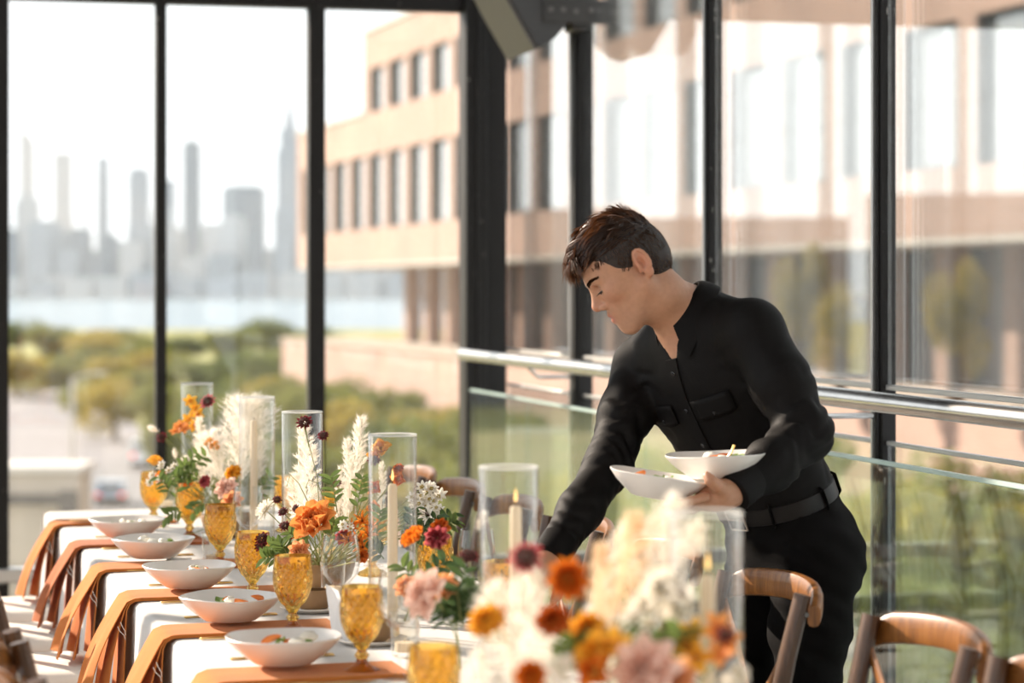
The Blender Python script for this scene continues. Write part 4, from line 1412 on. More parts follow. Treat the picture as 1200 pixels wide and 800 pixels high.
def plume_mesh(L, Wd, n, seed, mat, bend=.12):
    """feathery grass plume, root at the origin, growing up +z and nodding towards +x: tufts of fine hairs along side branches"""
    r = random.Random(seed)
    def axis(q):
        return Vector((bend * L * q * q, 0, L * q))
    mb = MB()
    mb.tube([axis(k / 8) for k in range(9)], [.0022 - .0018 * k / 8 for k in range(9)], 5)
    nb = n // 46
    for i in range(nb):
        q = ((i + r.random()) / nb) ** .9
        a = r.uniform(0, 2 * math.pi)
        p = axis(q * .93)
        l = Wd * (math.sin(math.pi * (.16 + .76 * q)) ** .8) * r.uniform(.75, 1.15)
        d = Vector((math.cos(a), math.sin(a), r.uniform(.9, 1.6))).normalized()
        tip = p + d * l + Vector((.12 * l, 0, -l * r.uniform(.05, .35)))
        mid = p + d * l * .6
        for k in range(34):
            t = r.random() ** .7
            s = p * (1 - t) ** 2 + mid * 2 * t * (1 - t) + tip * t * t
            g = (d + Vector((r.uniform(-.9, .9), r.uniform(-.9, .9), r.uniform(-.5, .7)))).normalized()
            hl = r.uniform(.008, .024) * (.6 + .4 * Wd / .06)
            w = g.cross(Vector((r.uniform(-1, 1), r.uniform(-1, 1), r.uniform(-1, 1)))).normalized() * .00045
            mb.add([s - w, s + w, s + g * hl], [(0, 1, 2)])
        w = d.cross(Vector((0, 0, 1))).normalized() * .0004
        mb.add([p - w, p + w, tip], [(0, 1, 2)])
    return mb.mesh('pampas_plume', M[mat], False)
PL_SLIM = plume_mesh(.20, .034, 4200, 1, 'pampas', .10)
PL_FULL = plume_mesh(.20, .070, 5200, 2, 'pampas', .16)
PL_TAN = plume_mesh(.24, .065, 5600, 3, 'pampas2', .22)
PL_BALL = plume_mesh(.14, .075, 6400, 4, 'pampas', .10)
LEAF = MB().loft([[(.034 * q, s * .0085 * math.sin(math.pi * (.06 + .9 * q)) , .004 * abs(s) - .006 * q * q) for s in (-1, -.5, 0, .5, 1)] for q in [k / 6 for k in range(7)]], False, False)
LEAF_A, LEAF_B = LEAF.mesh('leaf', M['leaf']), LEAF.mesh('leaf', M['leaf2'])

class Arr:
    def __init__(s, name, label, base, rad):
        s.t = thing(name, label, 'flowers', base, 0, None)
        s.base = Vector(base)
        bowl = MB().lathe([(.0005, 0), (rad * .55, 0), (rad * .6, .004), (rad * .9, .03), (rad, .06), (rad * .97, .066), (rad * .9, .06), (rad * .6, .012), (.0005, .010)], 40)
        obj('vessel', bowl, M['clay'], s.t)
        s.r = random.Random(name + label)
        s.rad = rad
    def root(s):
        a, q = s.r.uniform(0, 6.28), s.r.uniform(0, s.rad * .6)
        return Vector((q * math.cos(a), q * math.sin(a), .05))
    def stem(s, p, ax, r=.0013):
        c = s.root()
        e = p - ax * .002
        m = (c + e) / 2 + Vector((0, 0, .02)) - ax * .03
        pts = [c * (1 - q) ** 2 + m * 2 * q * (1 - q) + e * q * q for q in [k / 7 for k in range(8)]]
        obj('stem', MB().tube(pts, r, 5), M['stem'], s.t)
    def flower(s, kd, px, py, Y, k=1.0, face=(-.25, -.8, .55), stem=True, spin=None):
        me, pm, ms = KIND[kd]
        p = P(px, py, Y) - s.base
        ax = (Vector(face) + Vector((s.r.uniform(-.25, .25), s.r.uniform(-.2, .2), s.r.uniform(-.2, .2)))).normalized()
        f = link(kd, me, s.t, M=axis_M(p, ax, k, s.r.uniform(0, 6.28) if spin is None else spin))
        for m in ms:
            link('petal', pm, f, M=m)
        if stem:
            s.stem(p, ax)
        return f
    def plume(s, me, px, py, Y, px1, py1, k=1.0, L=.20, lean=1, wk=1.0):
        """plume from the pixel of its foot to the pixel of its tip"""
        a, b = P(px, py, Y) - s.base, P(px1, py1, Y) - s.base
        d = b - a
        kk = d.length / L
        q = d.normalized().to_track_quat('Z', 'X' if lean > 0 else '-X')
        Mx = Matrix.Translation(a) @ q.to_matrix().to_4x4() @ Matrix.Rotation(s.r.uniform(-.6, .6), 4, 'Z') @ Matrix.Diagonal((kk * wk, kk * wk, kk, 1))
        o = link('pampas_plume', me, s.t, M=Mx)
        stuff(o)
        c = s.root()
        obj('stem', MB().tube([c, (c + a) / 2 + Vector((0, 0, .01)), a], .0017, 5), M['stem'], s.t)
    def sprig(s, px, py, Y, px1, py1, n=9, dark=False, k=1.0):
        a, b = P(px, py, Y) - s.base, P(px1, py1, Y + s.r.uniform(-.03, .03)) - s.base
        m = (a + b) / 2 + Vector((0, 0, .015))
        pts = [a * (1 - q) ** 2 + m * 2 * q * (1 - q) + b * q * q for q in [i / 8 for i in range(9)]]
        st = obj('leafy_sprig', MB().tube(pts, [.0016 - .0008 * i / 8 for i in range(9)], 5), M['stem'], s.t)
        for i in range(n):
            q = .12 + .88 * i / (n - 1)
            p = a * (1 - q) ** 2 + m * 2 * q * (1 - q) + b * q * q
            d = (b - a).normalized()
            side = d.cross(Vector((s.r.uniform(-.3, .3), -1, s.r.uniform(-.3, .3)))).normalized() * (1 if i % 2 else -1)
            x = (side + d * .7 + Vector((0, s.r.uniform(-.5, .5), s.r.uniform(-.2, .3)))).normalized()
            z = (Vector((0, -.6, .8)) - x * x.dot(Vector((0, -.6, .8)))).normalized()
            y = z.cross(x)
            Mx = Matrix(((x.x, y.x, z.x, p.x), (x.y, y.y, z.y, p.y), (x.z, y.z, z.z, p.z), (0, 0, 0, 1))) @ Matrix.Scale(k * s.r.uniform(.75, 1.1), 4)
            link('leaf', LEAF_B if dark else LEAF_A, st, M=Mx)
    def cluster(s, kd, px, py, Y, spread, n, k=1.0):
        for i in range(n):
            a, q = s.r.uniform(0, 6.28), spread * math.sqrt(s.r.random())
            s.flower(kd, px + q * math.cos(a), py + q * .8 * math.sin(a), Y + s.r.uniform(-.03, .03), k * s.r.uniform(.8, 1.15), stem=(i % 3 == 0))

# far arrangement
Ya = 6.85
A = Arr('flower_arrangement', 'flower arrangement at the far end with yellow orchids and a round white plume', tab(1.14, 7.0, TZ), .085)
A.plume(PL_BALL, 284, 562, 6.9, 283, 470, L=.14, wk=1.0)
A.plume(PL_BALL, 262, 566, 6.8, 240, 510, L=.14, wk=.9)
A.plume(PL_SLIM, 232, 545, 6.9, 240, 488, wk=1.1)
A.plume(PL_FULL, 246, 572, 6.7, 228, 530, wk=.9)
A.plume(PL_FULL, 300, 566, 7.0, 310, 512, wk=.9)
for q in ((223, 470), (229, 478), (232, 486), (220, 492), (228, 499)):
    A.flower('yellow_orchid', q[0], q[1], 6.95, 1.0)
for q in ((217, 503), (211, 499), (206, 505)):
    A.flower('orange_orchid', q[0], q[1], 6.9, .9)
A.flower('pink_scabiosa', 244, 471, 6.9, 1.05)
A.flower('rust_scabiosa', 211, 500, 6.95, 1.1)
A.flower('wine_scabiosa', 190, 513, 6.9, 1.0)
A.flower('bunny_tail', 184, 505, 6.9, 1.1, (-.8, 0, .5))
A.flower('bunny_tail', 206, 536, 6.85, 1.0, (-.2, 0, .8))
A.flower('yellow_poppy', 181, 545, 6.9, .8, (-.1, -.3, .9))
A.flower('orange_ranunculus', 190, 560, 6.8, .7)
A.cluster('orange_floret', 248, 522, 6.75, 9, 7)
A.cluster('white_blossom', 200, 552, 6.75, 16, 9)
A.cluster('white_blossom', 178, 562, 6.8, 12, 6)
A.flower('blush_rose', 268, 575, 6.6, .75)
A.flower('soft_peach_rose', 274, 590, 6.55, .7)
A.flower('yellow_ranunculus', 275, 556, 6.7, .9)
A.flower('pink_ranunculus', 243, 566, 6.65, .8)
A.flower('orange_poppy', 222, 568, 6.8, .7)
A.flower('white_chrysanthemum', 218, 540, 6.85, .6)
A.flower('apricot_poppy', 196, 632, 6.6, .4, (0, -.3, .9))
for a, b, c, d in ((205, 590, 214, 545), (212, 570, 240, 535), (200, 580, 186, 560), (225, 575, 205, 556), (214, 600, 196, 606), (235, 565, 215, 548), (205, 565, 230, 533), (240, 590, 225, 600), (300, 590, 318, 560)):
    A.sprig(a, b, 6.7, c, d, 9, False, .9)

# middle arrangement
B = Arr('flower_arrangement', 'flower arrangement at mid table with two tall white plumes and a big peach rose', tab(1.15, 5.72, TZ), .085)
B.plume(PL_SLIM, 356, 602, 5.75, 366, 492, wk=.95)
B.plume(PL_SLIM, 366, 604, 5.65, 357, 520, wk=1.1)
B.plume(PL_SLIM, 404, 606, 5.6, 434, 488, wk=.82)
B.plume(PL_SLIM, 408, 610, 5.55, 414, 512, wk=.75)
B.plume(PL_SLIM, 396, 618, 5.5, 404, 545, wk=.7)
B.plume(PL_FULL, 350, 612, 5.6, 338, 556, wk=.9)
B.plume(PL_SLIM, 446, 610, 5.7, 452, 540, wk=.7)
B.flower('cream_dahlia', 362, 604, 5.55, 1.05)
B.flower('peach_rose', 372, 616, 5.4, 1.05, (-.1, -.75, .6))
B.flower('white_chrysanthemum', 311, 597, 5.6, .85, (-.6, -.4, .6))
B.flower('wine_scabiosa', 357, 496, 5.6, 1.15)
for px, py, k in ((308, 632, 1.1), (306, 640, .9), (334, 617, .8), (347, 616, .8), (345, 632, 1.0), (332, 600, .7), (396, 566, .6), (438, 540, .9), (347, 596, .6), (379, 511, .8)):
    B.flower('wine_scabiosa', px, py, 5.5, k)
B.flower('rust_scabiosa', 349, 630, 5.45, 1.0)
B.flower('wine_scabiosa', 325, 586, 5.65, .7)
for px, py in ((414, 620), (425, 611), (432, 628), (420, 634), (409, 634), (436, 618), (426, 642)):
    B.flower('orange_alstroemeria', px, py, 5.35, .8)
B.cluster('white_blossom', 408, 618, 5.32, 8, 5, .9)
B.flower('apricot_poppy', 441, 598, 5.45, .65, (-.5, -.5, .5))
B.flower('orange_poppy', 440, 573, 5.5, .62)
B.flower('yellow_poppy', 447, 528, 5.55, .8)
B.flower('yellow_poppy', 440, 536, 5.55, .6)
B.flower('orange_poppy', 467, 561, 5.5, .62, (.2, -.8, .2))
B.flower('rust_ranunculus', 468, 552, 5.55, .6)
B.flower('pink_ranunculus', 404, 632, 5.4, .8)
B.flower('soft_peach_rose', 352, 648, 5.35, .6)
B.flower('rust_ranunculus', 428, 655, 5.3, .7)
B.cluster('white_blossom', 498, 588, 5.5, 22, 22, 1.25)
B.cluster('white_blossom', 505, 606, 5.45, 18, 14, 1.2)
B.flower('white_chrysanthemum', 492, 590, 5.5, .8)
B.flower('white_lily', 503, 604, 5.4, .9)
for a, b, c, d, dk in ((490, 640, 512, 606, True), (480, 640, 484, 600, True), (500, 640, 530, 604, True), (495, 645, 495, 612, True), (505, 630, 535, 612, False), (345, 650, 318, 640, False), (350, 648, 322, 650, False),
                       (340, 660, 330, 640, False), (395, 600, 388, 560, False), (418, 600, 425, 560, False), (440, 640, 446, 600, False), (385, 640, 392, 612, False), (450, 655, 430, 640, True), (360, 650, 340, 625, False), (330, 660, 310, 655, False)):
    B.sprig(a, b, 5.4, c, d, 10, dk, .9)
# thin curved grass stalks of the middle arrangement
for i, (pts, nm) in enumerate((([(374, 600), (372, 560), (362, 520), (356, 499)], 0), ([(362, 590), (350, 566), (340, 556), (336, 570)], 0), ([(380, 585), (372, 566), (362, 562), (358, 572)], 0), ([(414, 600), (418, 570), (424, 545), (436, 540)], 0))):
    obj('grass_stalk', MB().tube([P(x, y, 5.5) - B.base for x, y in pts], .0011, 5), M['stem'], B.t)

# small posies in bud vases between the middle and near arrangements
def posy(label, p, h=.11):
    t = Arr.__new__(Arr)
    t.t = thing('bud_vase', label, 'vase', p)
    t.base, t.r, t.rad = Vector(p), random.Random(label), .012
    obj('vase_glass', MB().lathe([(.0005, 0), (.026, 0), (.029, .006), (.030, .04), (.020, .065), (.0125, .085), (.0125, h - .004), (.0145, h), (.0125, h - .001), (.0108, .085), (.018, .064), (.028, .04), (.027, .008), (.0005, .006)], 28), M['clear'], t.t)
    return t
D = posy('clear bud vase with orange and pink ranunculus right of the slim candle', tab(1.13, 4.75, TZ + .001))
D.flower('orange_ranunculus', 487, 632, 4.75, .95, (-.3, -.5, .7))
D.flower('pink_ranunculus', 512, 634, 4.7, 1.05)
D.flower('rust_ranunculus', 519, 622, 4.8, .9)
D.flower('soft_peach_rose', 478, 690, 4.6, .55)
D.sprig(490, 690, 4.7, 470, 664, 7, False)
D.sprig(495, 690, 4.7, 520, 660, 7, True)
Ev = posy('clear bud vase with one dark wine scabiosa before the wooden chairs', tab(1.22, 4.42, TZ + .001))
Ev.flower('wine_scabiosa', 549, 655, 4.3, 1.3, (0, -.3, .9))
Ev.flower('bunny_tail', 562, 618, 4.4, 1.2, (.2, 0, 1))
Fv = posy('clear bud vase with a pale peach rose over dark green leaves', tab(1.08, 4.12, TZ + .001), .09)
Fv.flower('blush_rose', 508, 700, 4.05, .95, (-.6, -.6, .35))
Fv.flower('soft_peach_rose', 524, 690, 4.1, .55)
for a, b, c, d in ((530, 730, 545, 668), (535, 735, 556, 690), (525, 735, 505, 715), (540, 730, 535, 690), (545, 730, 522, 712), (540, 735, 560, 705)):
    Fv.sprig(a, b, 4.1, c, d, 9, True, 1.05)

# near arrangement, out of focus
C = Arr('flower_arrangement', 'blurred flower arrangement nearest the camera with fluffy white plumes and an orange ranunculus', tab(1.13, 3.34, TZ), .10)
Yc = 3.2
C.plume(PL_FULL, 610, 800, 3.25, 560, 690, wk=1.0)
C.plume(PL_FULL, 600, 830, 3.15, 548, 770, wk=1.1)
C.plume(PL_FULL, 640, 800, 3.3, 600, 672, wk=1.0)
C.plume(PL_FULL, 640, 830, 3.1, 612, 740, wk=1.2)
C.plume(PL_FULL, 620, 850, 3.05, 570, 800, wk=1.2)
C.plume(PL_TAN, 700, 770, 3.3, 770, 610, L=.24, wk=.9)
C.plume(PL_TAN, 690, 780, 3.2, 725, 640, L=.24, wk=.8)
C.plume(PL_FULL, 735, 690, 3.3, 808, 592, wk=.95)
C.plume(PL_FULL, 745, 700, 3.35, 832, 622, wk=.85)
C.plume(PL_FULL, 700, 700, 3.35, 748, 622, wk=1.0)
C.plume(PL_FULL, 660, 840, 3.0, 650, 770, wk=1.2)
C.plume(PL_FULL, 730, 820, 3.4, 690, 700, wk=.9)
C.flower('orange_ranunculus', 665, 679, 3.05, 1.0, (0, -1, .15))
C.flower('rust_ranunculus', 651, 735, 3.05, 1.0)
C.flower('yellow_poppy', 708, 770, 3.0, 1.05)
C.flower('yellow_ranunculus', 690, 740, 3.1, .9)
C.flower('yellow_orchid', 722, 755, 3.0, 1.1)
C.flower('orange_poppy', 700, 790, 2.95, .8)
C.flower('yellow_ranunculus', 572, 732, 3.2, .9)
C.flower('apricot_poppy', 583, 722, 3.25, .6)
C.flower('orange_ranunculus', 624, 796, 2.98, .8)
C.flower('pink_scabiosa', 617, 655, 3.3, 1.1)
C.flower('white_chrysanthemum', 776, 690, 3.2, .95)
C.flower('white_chrysanthemum', 795, 712, 3.2, .8)
C.flower('cream_dahlia', 760, 715, 3.25, .8)
C.flower('white_lily', 802, 700, 3.15, 1.0)
C.flower('blush_rose', 765, 792, 2.95, 1.0)
C.flower('soft_peach_rose', 790, 800, 3.0, .7)
for q in ((812, 742), (806, 758), (816, 772), (842, 735), (850, 752), (846, 768)):
    C.flower('yellow_orchid' if q[0] < 830 else 'orange_orchid', q[0], q[1], 3.1, 1.0)
C.flower('wine_scabiosa', 850, 745, 3.05, .8)
C.cluster('white_blossom', 745, 740, 3.1, 28, 16, 1.1)
C.cluster('white_blossom', 860, 792, 3.1, 12, 8, 1.1)
for a, b, c, d in ((755, 800, 745, 740), (760, 800, 780, 750), (740, 790, 728, 748), (770, 800, 752, 765), (690, 800, 680, 745), (660, 800, 672, 750), (780, 800, 800, 740)):
    C.sprig(a, b, 3.1, c, d, 10, False, .95)
# fallen blossoms lying on the cloth at the far end
for i, (px, py, kd, la) in enumerate(((194, 632, 'orange_orchid', 'small orange blossom lying on the cloth under the far arrangement'), (205, 630, 'white_blossom', 'small white blossom lying on the cloth under the far arrangement'))):
    me, pm, ms = KIND[kd]
    o = link('blossom', me, None, M=axis_M(at(px, py, TZ + .006), (0, -.4, .9), .9))
    for m in ms:
        link('petal', pm, o, M=m)
    tag(o, la, 'flower')
# ------------------------------------------------------------------ the waiter: distance fields turned into continuous surfaces
V3 = lambda v: np.array(v, dtype=np.float64)
class SDF:
    def __init__(s):
        s.p = []
    def cone(s, a, b, ra, rb, k=.02, op=1):
        a, b = V3(a), V3(b)
        ba = b - a
        L2 = max(ba @ ba, 1e-9)
        def f(x, y, z):
            px, py, pz = x - a[0], y - a[1], z - a[2]
            h = np.clip((px * ba[0] + py * ba[1] + pz * ba[2]) / L2, 0, 1)
            return np.sqrt((px - h * ba[0]) ** 2 + (py - h * ba[1]) ** 2 + (pz - h * ba[2]) ** 2) - (ra + (rb - ra) * h)
        m = max(ra, rb) + .03
        s.p.append((f, np.minimum(a, b) - m, np.maximum(a, b) + m, k, op))
        return s
    def chain(s, pts, rs, k=.015, op=1):
        for i in range(len(pts) - 1):
            s.cone(pts[i], pts[i + 1], rs[i], rs[i + 1], k, op)
        return s
    def ell(s, c, ax, r, k=.02, op=1):
        c, r = V3(c), V3(r)
        A = np.array([V3(q) for q in ax])
        def f(x, y, z):
            px, py, pz = x - c[0], y - c[1], z - c[2]
            k0 = k1 = 0
            for i in range(3):
                q = px * A[i, 0] + py * A[i, 1] + pz * A[i, 2]
                k0 = k0 + (q / r[i]) ** 2
                k1 = k1 + (q / r[i] ** 2) ** 2
            k0 = np.sqrt(k0)
            return k0 * (k0 - 1) / np.maximum(np.sqrt(k1), 1e-6)
        m = max(r) + .03
        s.p.append((f, c - m, c + m, k, op))
        return s
    @staticmethod
    def comb(d, e, k, op):
        if op == 1:
            h = np.maximum(k - np.abs(d - e), 0) / k
            return np.minimum(d, e) - h * h * k / 4
        h = np.maximum(k - np.abs(d + e), 0) / k
        return np.maximum(d, -e) + h * h * k / 4
    def eval(s, pts):
        x, y, z = pts[:, 0], pts[:, 1], pts[:, 2]
        d = np.full(len(pts), 1.0)
        for f, lo, hi, k, op in s.p:
            d = SDF.comb(d, f(x, y, z), k, op)
        return d
    def grid(s, xs, ys, zs, post=None):
        D = np.full((len(xs), len(ys), len(zs)), 1.0, dtype=np.float32)
        for f, lo, hi, k, op in s.p:
            i0, i1 = np.searchsorted(xs, lo[0]), np.searchsorted(xs, hi[0])
            j0, j1 = np.searchsorted(ys, lo[1]), np.searchsorted(ys, hi[1])
            k0, k1 = np.searchsorted(zs, lo[2]), np.searchsorted(zs, hi[2])
            if i1 <= i0 or j1 <= j0 or k1 <= k0:
                continue
            e = f(xs[i0:i1, None, None], ys[None, j0:j1, None], zs[None, None, k0:k1])
            D[i0:i1, j0:j1, k0:k1] = SDF.comb(D[i0:i1, j0:j1, k0:k1], e, k, op)
        if post is not None:
            D = post(D, xs[:, None, None], ys[None, :, None], zs[None, None, :])
        return D
def surface_nets(D, xs, ys, zs):
    S = D < 0
    a = S[:-1, :-1, :-1]
    anyb, allb = a.copy(), a.copy()
    for dx in (0, 1):
        for dy in (0, 1):
            for dz in (0, 1):
                q = S[dx:D.shape[0] - 1 + dx, dy:D.shape[1] - 1 + dy, dz:D.shape[2] - 1 + dz]
                anyb |= q
                allb &= q
    act = np.argwhere(anyb & ~allb)
    ids = np.full(a.shape, -1, dtype=np.int32)
    ids[act[:, 0], act[:, 1], act[:, 2]] = np.arange(len(act))
    acc = np.zeros((len(act), 3))
    cnt = np.zeros(len(act))
    AX = (xs, ys, zs)
    def corner(o):
        return D[act[:, 0] + o[0], act[:, 1] + o[1], act[:, 2] + o[2]].astype(np.float64)
    for ax in range(3):
        o1, o2 = [q for q in range(3) if q != ax]
        for e1 in (0, 1):
            for e2 in (0, 1):
                o = [0, 0, 0]
                o[o1], o[o2] = e1, e2
                p = list(o)
                p[ax] = 1
                d0, d1 = corner(o), corner(p)
                m = (d0 < 0) != (d1 < 0)
                t = np.where(m, d0 / np.where(m, d0 - d1, 1), 0)
                pos = np.zeros((len(act), 3))
                for q in range(3):
                    pos[:, q] = AX[q][act[:, q] + o[q]]
                pos[:, ax] += t * (AX[ax][act[:, ax] + 1] - AX[ax][act[:, ax]])
                acc += pos * m[:, None]
                cnt += m
    verts = acc / np.maximum(cnt, 1)[:, None]
    faces = []
    for ax in range(3):
        o1, o2 = [(1, 2), (2, 0), (0, 1)][ax]
        sl0, sl1 = [slice(None)] * 3, [slice(None)] * 3
        sl0[ax], sl1[ax] = slice(0, -1), slice(1, None)
        A_, B_ = S[tuple(sl0)], S[tuple(sl1)]
        e = np.argwhere(A_ != B_)
        ok = (e[:, o1] > 0) & (e[:, o2] > 0) & (e[:, o1] < D.shape[o1] - 1) & (e[:, o2] < D.shape[o2] - 1)
        e = e[ok]
        inside = S[e[:, 0], e[:, 1], e[:, 2]]
        q = []
        for d1, d2 in ((-1, -1), (0, -1), (0, 0), (-1, 0)):
            c = e.copy()
            c[:, o1] += d1
            c[:, o2] += d2
            q.append(ids[c[:, 0], c[:, 1], c[:, 2]])
        q = np.stack(q, 1)
        q[~inside] = q[~inside][:, ::-1]
        faces.append(q)
    faces = np.concatenate(faces)
    return verts, faces[(faces >= 0).all(1)]
def np_mesh(name, v, f, mat, smooth_it=0):
    if smooth_it:
        e = np.concatenate([f[:, [0, 1]], f[:, [1, 2]], f[:, [2, 3]], f[:, [3, 0]]])
        for _ in range(smooth_it):
            acc, cnt = np.zeros_like(v), np.zeros(len(v))
            for a, b in ((0, 1), (1, 0)):
                for q in range(3):
                    acc[:, q] += np.bincount(e[:, a], v[e[:, b], q], len(v))
                cnt += np.bincount(e[:, a], minlength=len(v))
            v = v * .5 + .5 * acc / np.maximum(cnt, 1)[:, None]
    me = bpy.data.meshes.new(name)
    me.vertices.add(len(v))
    me.vertices.foreach_set('co', v.astype(np.float32).ravel())
    me.loops.add(f.size)
    me.loops.foreach_set('vertex_index', f.astype(np.int32).ravel())
    me.polygons.add(len(f))
    me.polygons.foreach_set('loop_start', np.arange(0, f.size, 4, dtype=np.int32))
    me.polygons.foreach_set('loop_total', np.full(len(f), 4, dtype=np.int32))
    me.polygons.foreach_set('use_smooth', np.ones(len(f), dtype=bool))
    me.materials.append(mat)
    me.update(calc_edges=True)
    return me, v
def rng_axis(parts):
    out = []
    for lo, hi, st in parts:
        out.append(np.arange(lo, hi, st))
    return np.concatenate(out)
def nrm(v):
    return Vector(v).normalized()

# --- joints, from the photograph
PEL, WST, CHE = P(928, 628, 5.40), P(911, 583, 5.39), P(842, 455, 5.34)
NCK = P(803, 365, 5.30)
SL, SR = P(884, 392, 5.17), P(752, 430, 5.45)
EL, WL = P(944, 508, 5.08), P(862, 575, 4.94)
ER, WR = P(713, 546, 5.29), P(645, 652, 5.08)
LAT = nrm(SL - SR)
UPT = nrm(NCK - WST)
FWT = nrm(LAT.cross(UPT))
LAT = nrm(UPT.cross(FWT))
FP = Vector((-.90, -.43, 0)).normalized()      # the pelvis faces the table
LP = Vector((0, 0, 1)).cross(FP)
UP = Vector((0, 0, 1))
HL, HR = PEL + LP * .092 + Vector((0, 0, -.05)), PEL - LP * .092 + Vector((0, 0, -.05))
KL, KR = P(945, 815, 5.27), P(868, 815, 5.55)
FL_, FR_ = Vector((KL.x + .03, KL.y + .02, .09)), Vector((KR.x + .02, KR.y + .02, .09))
NA = Vector((-.70, -.10, .70)).normalized()    # the neck pushes forward
NLAT = nrm(LAT - NA * LAT.dot(NA))
NF = nrm(NLAT.cross(NA))
# head frame: forward, left, up
yaw, pit = R(4), R(33)
fh = Vector((-math.cos(yaw), -math.sin(yaw), 0))
HLf = Vector((0, 0, 1)).cross(fh)
HF = nrm(fh * math.cos(pit) + Vector((0, 0, -1)) * math.sin(pit))
HU = nrm(HF.cross(HLf))
HS = 1.04
HO = P(749, 312, 5.16) - HLf * .074 * HS
def hp(x, y, z):
    return HO + (HF * x + HLf * y + HU * z) * HS
HAX = (HF, HLf, HU)
def hr_(r):
    return [q * HS for q in r]

# --- body: head, neck, trunk, arms, hands, legs in one surface
S = SDF()
S.ell(hp(.013, 0, .037), HAX, hr_((.086, .0745, .0755)), .02)
S.ell(hp(.046, 0, .030), HAX, hr_((.055, .064, .058)), .02)
S.ell(hp(.050, 0, -.030), HAX, hr_((.043, .052, .072)), .025)
S.ell(hp(.024, 0, -.015), HAX, hr_((.048, .062, .050)), .03)
for s_ in (-1, 1):
    S.cone(hp(.014, s_ * .049, -.048), hp(.072, s_ * .017, -.097), .018 * HS, .015 * HS, .03)
    S.ell(hp(.066, s_ * .042, -.012), HAX, hr_((.021, .020, .017)), .025)
    S.cone(hp(.0935, s_ * .010, .022), hp(.075, s_ * .046, .021), .0105 * HS, .0085 * HS, .014)
S.ell(hp(.076, 0, -.097), HAX, hr_((.016, .019, .013)), .018)
S.ell(hp(.081, 0, -.058), HAX, hr_((.017, .029, .030)), .02)
for s_ in (-1, 1):
    S.ell(hp(.0985, s_ * .033, .003), HAX, hr_((.0145, .0155, .0110)), .009, -1)
    S.ell(hp(.0755, s_ * .031, .0035), HAX, hr_((.0140, .0155, .0125)), .004)
S.ell(hp(.086, 0, -.006), HAX, hr_((.016, .0105, .034)), .010)
for s_ in (-1, 1):
    S.cone(hp(.086, s_ * .0135, -.034), hp(.090, s_ * .0060, .008), .0080, .0065, .010)
S.cone(hp(.0945, 0, .012), hp(.1105, 0, -.024), .0075 * HS, .0098 * HS, .010)
S.ell(hp(.1105, 0, -.028), HAX, hr_((.0115, .0112, .0100)), .008)
for s_ in (-1, 1):
    S.ell(hp(.099, s_ * .0140, -.0335), HAX, hr_((.0125, .0078, .0085)), .006)
    S.ell(hp(.105, s_ * .0070, -.0430), HAX, hr_((.006, .0036, .004)), .004, -1)
for s_ in (-1, 1):
    S.cone(hp(.0970, 0, -.0555), hp(.0855, s_ * .0235, -.0635), .0058 * HS, .0032 * HS, .005)
    S.cone(hp(.0950, 0, -.0705), hp(.0855, s_ * .0195, -.0660), .0066 * HS, .0035 * HS, .005)
S.cone(hp(.1020, .015, -.0632), hp(.1020, -.015, -.0632), .0027, .0027, .003, -1)
for s_ in (-1, 1):                              # ears
    S.ell(hp(-.010, s_ * .077, .006), (nrm(HF * .97 + HU * -.10 + HLf * s_ * -.25), nrm(HLf * s_ + HF * .25), HU), hr_((.0145, .0075, .0295)), .005)
    S.ell(hp(-.012, s_ * .077, -.021), HAX, hr_((.009, .006, .010)), .006)
    S.ell(hp(-.006, s_ * .0850, .004), HAX, hr_((.0075, .0090, .0140)), .003, -1)
    S.chain([hp(-.010 + .0132 * math.cos(t) - .001, s_ * (.0815 + .004 * (math.cos(t) < 0)), .007 + .0255 * math.sin(t)) for t in np.linspace(-.3, 3.9, 10)], [.0036] * 10, .003)
    S.cone(hp(-.001, s_ * .079, .002), hp(.003, s_ * .079, -.010), .0045, .004, .004)
S.chain([hp(-.008, 0, -.030), hp(-.011, 0, -.072), NCK, NCK - NA * .05], [.050, .053, .057, .066], .022)
S.cone(hp(.026, 0, -.075), NCK + NF * .02, .030, .040, .03)
S.cone(hp(.004, .060, -.035), NCK + NF * .045 + NLAT * .008, .012, .013, .02)
S.ell(CHE, (LAT, FWT, UPT), (.165, .105, .185), .04)
S.cone(NCK + NF * .025 - NA * .03, CHE + FWT * .045 + UPT * .06, .055, .06, .05)
S.ell(WST + (CHE - WST) * .42, (LAT, FWT, UPT), (.130, .092, .17), .05)
S.ell(PEL, (LP, FP, UP), (.140, .105, .12), .05)
S.chain([SL, EL, WL], [.040, .034, .025], .03)
S.chain([SR, ER, WR], [.040, .034, .025], .03)
S.chain([HL, KL, FL_], [.070, .050, .038], .03)
S.chain([HR, KR, FR_], [.070, .050, .038], .03)
for f_ in (FL_, FR_):
    S.cone(f_ + Vector((0, 0, -.04)), f_ + FP * .13 + Vector((0, 0, -.05)), .034, .026, .03)
